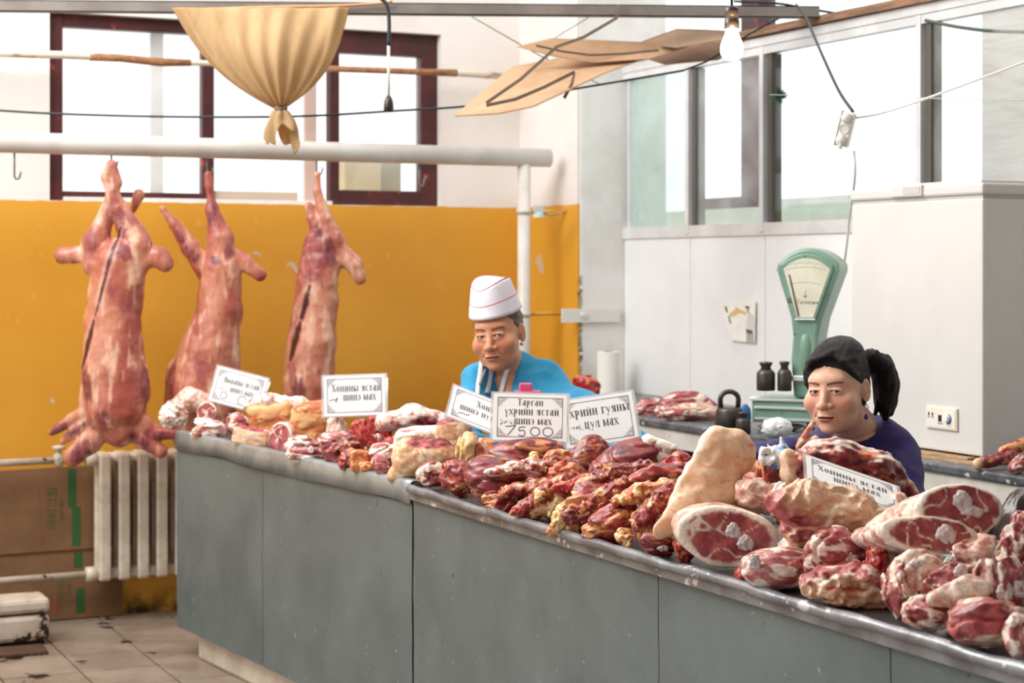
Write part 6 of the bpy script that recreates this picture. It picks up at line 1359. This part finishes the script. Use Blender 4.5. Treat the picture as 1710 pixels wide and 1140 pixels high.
pc_ = wa(1348, 750, Yh+.015); kn2 = [wa(1340, 737, Yh), wa(1354, 738, Yh-.01), wa(1364, 744, Yh-.012), wa(1371, 752, Yh-.01)]
fi2 = [[wa(1340, 740, Yh-.002), wa(1344, 728, Yh-.012), wa(1351, 716, Yh-.014), wa(1358, 706, Yh-.004)], [kn2[1], wa(1362, 732, Yh-.035), wa(1368, 742, Yh-.045), wa(1362, 750, Yh-.03)], [kn2[2], wa(1372, 738, Yh-.035), wa(1377, 748, Yh-.045), wa(1370, 756, Yh-.03)], [kn2[3], wa(1380, 746, Yh-.032), wa(1384, 756, Yh-.04), wa(1378, 762, Yh-.03)], [wa(1336, 758, Yh+.0), wa(1334, 746, Yh-.02), wa(1340, 738, Yh-.035)]]
hand2 = lambda P: hand_sdf(P, haR, pc_, kn2, fi2)
hb_lo = np.min(np.array([p for c in fi2 for p in c]+[haR, pc_]), 0)-.045; hb_hi = np.max(np.array([p for c in fi2 for p in c]+[haR, pc_]), 0)+.045
pcl = haL+np.array([-.03, -.06, -.0]); fil = [[pcl+np.array([.028*i-.04, -.035, 0]), pcl+np.array([.03*i-.045, -.065, -.004]), pcl+np.array([.03*i-.045, -.095-.01*(i in (1, 2)), -.016])] for i in range(4)]+[[pcl+np.array([.05, 0, 0]), pcl+np.array([.07, -.03, -.006])]]
handL2 = lambda P: hand_sdf(P, haL, pcl, [c[0] for c in fil], fil)
base2 = LA(230, 182, 156)
w2, lh2 = build_person('woman in a purple sweater with a ponytail resting her chin on her hand', Vector((chest[0], chest[1], 0)), Mh2, hc2, s2, body2,
    [(hand2, hb_lo, hb_hi, .0028), (handL2, haL-np.array([.14, .22, .08]), haL+np.array([.1, .06, .08]), .0035)], 0., (base2, LA(206, 122, 104), LA(164, 78, 74), LA(70, 46, 40)), (0, 0, 0))
def sw2(P):
    d = smin(b2(P, .004), arm2(P, .006), .02); d = d-.006*fbm(P*np.array([9, 9, 14]), 2)-.003*(1-2*np.abs(pn(P*np.array([16, 16, 22])+5)))
    d = smax(d, -cap(P, neckb+np.array([-.03, -.14, .03]), neckb+np.array([.0, .02, .06]), .065, .066), .01)
    d = smax(d, -(cap(P, haR, haR+(elR-haR)*.25, .05)), .004); d = smax(d, -(cap(P, haL, haL+(elL-haL)*.3, .05)), .004); return smax(d, hip2[2]-.06-P[:, 2], .01)
bl_, bh_ = np.minimum(np.minimum(haL, elR), hip2)-.17, np.maximum(np.maximum(shR, hip2), neckb)+np.array([.14, .18, .1])
garment(w2, 'sweater', sw2, bl_, bh_, .0062, mat('purple_knit', L(40, 22, 100), .75, var=L(32, 18, 84), vscale=8, bump=.12, bscale=320, sheen=.08))
lgl = np.minimum(floor2[0], floor2[1])-.14; lgl[2] = .0
garment(w2, 'trousers', lambda P: smax(legs2(P, .012), P[:, 2]-hip2[2]-.03, .02), lgl, np.maximum(np.maximum(floor2[0], floor2[1]), hip2)+.17, .012, mat('dark_trousers', L(40, 38, 44), .8))
M_hair = mat('black_hair', L(7, 6, 7), .38, var=L(16, 14, 14), vscale=14, stretch=(7, 1.2, 7), bump=.6, bscale=60, spec=.35)
def hair2(P):
    q = lh2(P); st_ = .0022*pn(q*np.array([130, 22, 80]))+.0016*fbm(q*np.array([40, 12, 30]), 2)
    d = smin(ell(q, (0, .022, .038), (.083, .101, .092)), ell(q, (0, .045, -.02), (.070, .066, .07)), .03); z = q[:, 2]
    yb = np.interp(z, [-.06, -.03, .0, .03, .06, .085, .13], [.036, .030, .002, -.040, -.066, -.082, -.082])+.035*np.clip((q[:, 0]+.02)/.06, 0, 1)*np.clip((z-.02)/.05, 0, 1)*0
    side = .012*np.clip(-q[:, 0]/.06, 0, 1)
    d = smax(d, (yb-side-q[:, 1])*.75, .016); d = smax(d, -.095-z, .02)
    d = smin(d, ell(q, (-.064, -.030, .040), (.013, .028, .042), rotm(18, 0, 14)), .02)
    d = smin(d, ell(q, (0, .10, .035), (.036, .028, .036)), .02)
    for i in range(9):
        a0 = -.25+.10*i; pts = [np.array([.018-.012*i*.3, -.064+.006*i, .102-.001*i]), np.array([-.034-.004*i, -.076+.007*i, .086-.002*i]), np.array([-.066-.001*i, -.052+.008*i, .052-.002*i]), np.array([-.0755, -.036+.008*i, .012-.006*(i % 3)])]
        for j in range(3): d = smin(d, cap(q, pts[j], pts[j+1], .0075-.0014*j, .0061-.0016*j), .006)
    for i in range(6):
        pts = [np.array([.015+.006*i, -.062+.010*i, .104-.002*i]), np.array([.048+.003*i, -.058+.012*i, .078]), np.array([.072, -.030+.010*i, .036-.004*(i % 2)])]
        for j in range(2): d = smin(d, cap(q, pts[j], pts[j+1], .008-.002*j, .006-.002*j), .008)
    d = smin(d, ell(q, (.01, .03, .098), (.055, .065, .036)), .03)
    return (d-st_)*s2
garment(w2, 'hair', hair2, hc2-.15, hc2+np.array([.15, .17, .16]), .0032, M_hair, it=0)
pt2 = [wa(1456, 596, YW+.06), wa(1472, 612, YW+.08), wa(1480, 640, YW+.09), wa(1479, 670, YW+.09), wa(1478, 698, YW+.08)]
def pony(P):
    d = None
    for i, (ra, rb) in enumerate(((.024, .030), (.030, .032), (.032, .028), (.028, .010))):
        e = cap(P, pt2[i], pt2[i+1], ra, rb); d = e if d is None else smin(d, e, .02)
    d = smin(d, cap(P, pt2[2]+np.array([-.012, 0, 0]), wa(1462, 690, YW+.08), .018, .005), .008); d = smin(d, cap(P, pt2[3], wa(1489, 690, YW+.08), .02, .003), .008); return d-.004*pn(P*np.array([110, 110, 16]))-.003*fbm(P*np.array([50, 50, 14]), 2)
garment(w2, 'ponytail', pony, np.min(pt2, 0)-.06, np.max(pt2, 0)+.06, .0034, M_hair, it=0)
o2 = np.array(w2.location); ep = hc2+Mh2 @ (np.array([.080, .006, -.052])*s2)-o2
er = MB().tube([ep+np.array([0, 0, .006]), ep], .0012, 6).tube([ep+np.array([.005*math.cos(a), -.002, -.006+.006*math.sin(a)]) for a in [2*math.pi*i/12 for i in range(13)]], .0014, 6).tube([ep+np.array([0, 0, -.012]), ep+np.array([0, 0, -.022])], .0012, 6)
er.build('earring', mat('silver', L(222, 220, 216), .2, metal=.8), w2, True)
b = MB().lathe([(.0, -.012), (.0055, -.008), (.006, -.002), (.002, .004), (.0, .005)], tuple(ep+np.array([0, 0, -.028])), 12); b.build('earring_bead', mat('violet_bead', L(90, 50, 150), .2), w2, True)
# --- woman with the white cap
YW = 6.2; s1 = 1.03; hc1 = wa(831, 554, YW); Mh1 = rotm(0, 0, -19) @ rotm(0, -7, 0) @ rotm(8, 0, 0)
hip1 = np.array(R(3.02, 5.30, .86)); chest1 = wa(868, 676, YW+.06); shR1 = wa(912, 634, YW+.10); shL1 = wa(797, 634, YW+.02); neckb1 = wa(852, 616, YW+.05)
elR1, elL1 = wa(962, 742, YW-.02), wa(780, 740, YW-.14); haR1, haL1 = wa(880, 752, YW-.22), wa(830, 748, YW-.26)
f1 = [np.array(R(2.98, 5.2, .05)), np.array(R(3.02, 5.42, .05))]
def b1(P, g=0.):
    mid = (chest1+hip1)/2+np.array([0, .03, .04]); d = smin(cap(P, chest1+np.array([0, .02, 0]), mid, .112+g, .12+g), cap(P, mid, hip1, .12+g, .135+g), .06)
    d = smin(d, cap(P, shR1+np.array([-.01, .02, 0]), shL1+np.array([.02, .03, 0]), .062+g, .050+g), .06); d = smin(d, cap(P, neckb1+np.array([.015, .03, -.02]), chest1, .07+g, .1+g), .06)
    d = smin(d, cap(P, shR1, elR1, .062+g, .044+g), .03); return smin(d, cap(P, shL1, elL1, .046+g, .040+g), .03)
def arm1(P, g=0.): return np.minimum(cap(P, elR1, haR1, .040+g, .026+g), cap(P, elL1, haL1, .038+g, .026+g))
def legs1(P, g=0.):
    d = None
    for fl in f1:
        kn = np.array([fl[0], fl[1], .47]); e = smin(cap(P, hip1, kn, .105+g, .07+g), cap(P, kn, fl, .065+g, .045+g), .03); d = e if d is None else np.minimum(d, e)
    return d
neck1 = lambda P: cap(P, hc1+Mh1 @ (np.array([0, .022, -.065])*s1), neckb1+np.array([0, .02, -.03]), .056, .066)
lo1 = np.minimum(np.minimum(f1[0], haL1), elL1)-.16; lo1[2] = 0; hi1 = np.maximum(np.maximum(f1[1], hip1), shR1)+np.array([.2, .22, .15])
body1 = dict(neck=neck1, body=lambda P: smin(smin(b1(P, -.012), arm1(P), .02), legs1(P, -.01), .05), box=(lo1, hi1))
def flat_hand(w, d, sp):
    d = np.array(d)/np.linalg.norm(d); sd_ = np.array([-d[1], d[0], 0]); pc = w+d*.05
    fi = [[pc+d*.035+sd_*(.021*(i-1.5)), pc+d*.06+sd_*(.024*(i-1.5))+np.array([0, 0, -.004]), pc+d*(.092-.008*abs(i-1.3))+sd_*(.025*(i-1.5))+np.array([0, 0, -.014])] for i in range(4)]+[[pc+sd_*.028*sp, pc+sd_*.05*sp+d*.02, pc+sd_*.058*sp+d*.04]]
    return (lambda P: hand_sdf(P, w, pc, [c[0] for c in fi], fi)), w-.14, w+.14
h1, l1, u1 = flat_hand(haR1, (-1, -.2, 0), 1); h2, l2, u2 = flat_hand(haL1, (1, -.3, 0), 1)
base1 = LA(206, 146, 110)
w1, lh1 = build_person('older woman in a white paper cap and blue jacket leaning on the counter', Vector((chest1[0], chest1[1], 0)), Mh1, hc1, s1, body1, [(h1, l1, u1, .004), (h2, l2, u2, .004)], 1., (base1, LA(196, 112, 88), LA(170, 92, 80), LA(70, 52, 44)), (0, 0, 0))
def jk(P):
    d = smin(b1(P, .006), arm1(P, .008), .02); d = d-.007*fbm(P*np.array([8, 8, 12]), 2)-.004*(1-2*np.abs(pn(P*np.array([14, 14, 18])+2)))
    v0, v1 = neckb1+np.array([-.025, -.09, .02]), wa(828, 690, YW-.045)
    d = smax(d, -cap(P, v0, v1, .066, .030), .008); return smax(d, hip1[2]-.1-P[:, 2], .01)
garment(w1, 'jacket', jk, np.minimum(np.minimum(elL1, haL1), hip1)-.17, np.maximum(np.maximum(hip1, shR1), neckb1)+np.array([.15, .18, .12]), .0068, mat('turquoise_jersey', L(14, 150, 196), .7, var=L(12, 140, 186), vscale=5, bump=.08, bscale=250, sheen=.2))
garment(w1, 'trousers', lambda P: smax(legs1(P, .012), P[:, 2]-hip1[2]-.03, .02), np.minimum(np.minimum(f1[0], f1[1]), hip1)*np.array([1, 1, 0])-np.array([.17, .17, 0]), np.maximum(np.maximum(f1[0], f1[1]), hip1)+.18, .012, mat('dark_trousers', L(40, 38, 44), .8))
def strap_part(t, pts, w, m, name, fs, lift=.004):
    """ribbon laid on the front of a distance field"""
    o = np.array(t.location); vs = []; fc = []
    P = [np.array(W(px, py, 1.)) for px, py in pts]; n = 14; out = []
    pp = [Vector((px, py, 0)) for px, py in pts]; pp = spline(pp, 7)
    for i, p in enumerate(pp):
        d = pp[min(i+1, len(pp)-1)]-pp[max(i-1, 0)]; nn = Vector((-d.y, d.x, 0)).normalized()*w/2; row = []
        for sg in (-1, -.33, .33, 1):
            x, y = p.x+nn.x*sg, p.y+nn.y*sg; Ys = np.arange(5.6, 6.5, .002); pts3 = np.stack([(x-CX)/F*Ys, Ys, HC-(y-HY)/F*Ys], 1); dd = fs(pts3); k = np.argmax(dd < lift) if (dd < lift).any() else len(Ys)//2; row.append(pts3[k]-o)
        out.append(row)
    for r in out: vs += [tuple(v) for v in r]
    for i in range(len(out)-1):
        for j in range(3): e = i*4+j; fc.append([e, e+1, e+5, e+4])
    ob = link_mesh(name, vs, fc, m, t, True); so = ob.modifiers.new('thick', 'SOLIDIFY'); so.thickness = .004; so.offset = 0; return ob
skinf = lambda P: np.minimum(smin(b1(P, -.012), neck1(P), .03), jk(P))
M_apr = mat('white_apron_band', L(236, 236, 240), .7)
strap_part(w1, [(804, 604), (802, 622), (799, 640), (797, 660)], 7, M_apr, 'apron_strap', skinf); strap_part(w1, [(811, 616), (806, 628), (801, 642)], 4, mat('grey_strap', L(150, 150, 150), .7), 'grey_strap', skinf, .008)
strap_part(w1, [(821, 616), (818, 634), (814, 656)], 6, M_apr, 'apron_strap', skinf); strap_part(w1, [(856, 596), (848, 614), (842, 634), (836, 658)], 7, M_apr, 'apron_strap', skinf)
def hair1(P):
    q = lh1(P); d = ell(q, (0, .024, .030), (.0815, .099, .088)); z = q[:, 2]; yb = np.interp(z, [-.05, -.02, .02, .06, .1], [.035, .012, -.02, -.055, -.06]); d = smax(d, (yb-q[:, 1])*.75, .01); d = smax(d, -.07-z, .012)
    d = smin(d, ell(q, (0, .11, -.02), (.035, .025, .035)), .02); return (d-.003*pn(q*np.array([80, 30, 50]))-.002*fbm(q*40, 2))*s1
garment(w1, 'hair', hair1, hc1-.16, hc1+np.array([.16, .19, .16]), .0036, mat('brown_grey_hair', L(70, 52, 42), .45, var=L(100, 78, 62), vscale=10, stretch=(6, 1.5, 6), bump=.4, bscale=40), it=0)
# paper cap
o1 = np.array(w1.location); n = 64
def hat_pt(a, t):
    rx, ry = .0875+(.060-.0875)*t**1.1, .104+(.088-.104)*t; z = .052+.024*math.sin(a)*1.0*(1-t)*0+.115*t*(1+.05*math.cos(2*a)); pl = 1+.02*math.cos(a*7)*t+.05*math.cos(a*2+.5)*t
    z0 = .066-.010*(-math.sin(a)); p = np.array([rx*pl*math.cos(a), .012+ry*pl*math.sin(a), z0+.104*t+.010*math.cos(a*2+.8)*t]); return (hc1+Mh1 @ (p*s1))-o1
def hat_strip(name, t0, t1, m, k=10, lift=0.):
    vs = []; fc = []
    for j in range(k+1):
        for i in range(n): a = 2*math.pi*i/n; v = hat_pt(a, t0+(t1-t0)*j/k); c = (hc1-o1)+Mh1 @ np.array([0, .012, .1]); vs.append(tuple(v+(v-c)/np.linalg.norm(v-c)*lift))
    for j in range(k):
        for i in range(n): e = j*n+i; e2 = j*n+(i+1) % n; fc.append([e, e2, e2+n, e+n])
    return vs, fc
M_paper = mat('white_cap_paper', L(240, 238, 244), .7, var=L(228, 224, 234), vscale=12, bump=.1, bscale=40)
vs, fc = hat_strip('cap', 0, 1, M_paper); top = len(vs); vs.append(tuple((hc1-o1)+Mh1 @ (np.array([0, .012, .152])*s1)))
fc += [[10*n+i, 10*n+(i+1) % n, top] for i in range(n)]
cp = link_mesh('paper_cap', vs, fc, M_paper, w1, True); so = cp.modifiers.new('thick', 'SOLIDIFY'); so.thickness = .0015; so.offset = 1
M_rs = mat('red_cap_edge', L(222, 70, 70), .6)
for t0, t1, nm in ((.44, .462, 'red_seam'), (.985, 1.012, 'red_edge')):
    vs, fc = hat_strip(nm, t0, t1, M_rs, 2, .0022); ob = link_mesh(nm, vs, fc, M_rs, cp, True); ob.modifiers.new('thick', 'SOLIDIFY').thickness = .0008
ep = hc1+Mh1 @ (np.array([.076, .004, -.050])*s1)-o1
MB().lathe([(.0, -.007), (.006, -.004), (.007, .001), (.004, .006), (.0, .007)], tuple(ep+np.array([0, -.004, 0])), 14).build('earring', mat('gold', L(220, 180, 110), .25, metal=.7), w1, True)
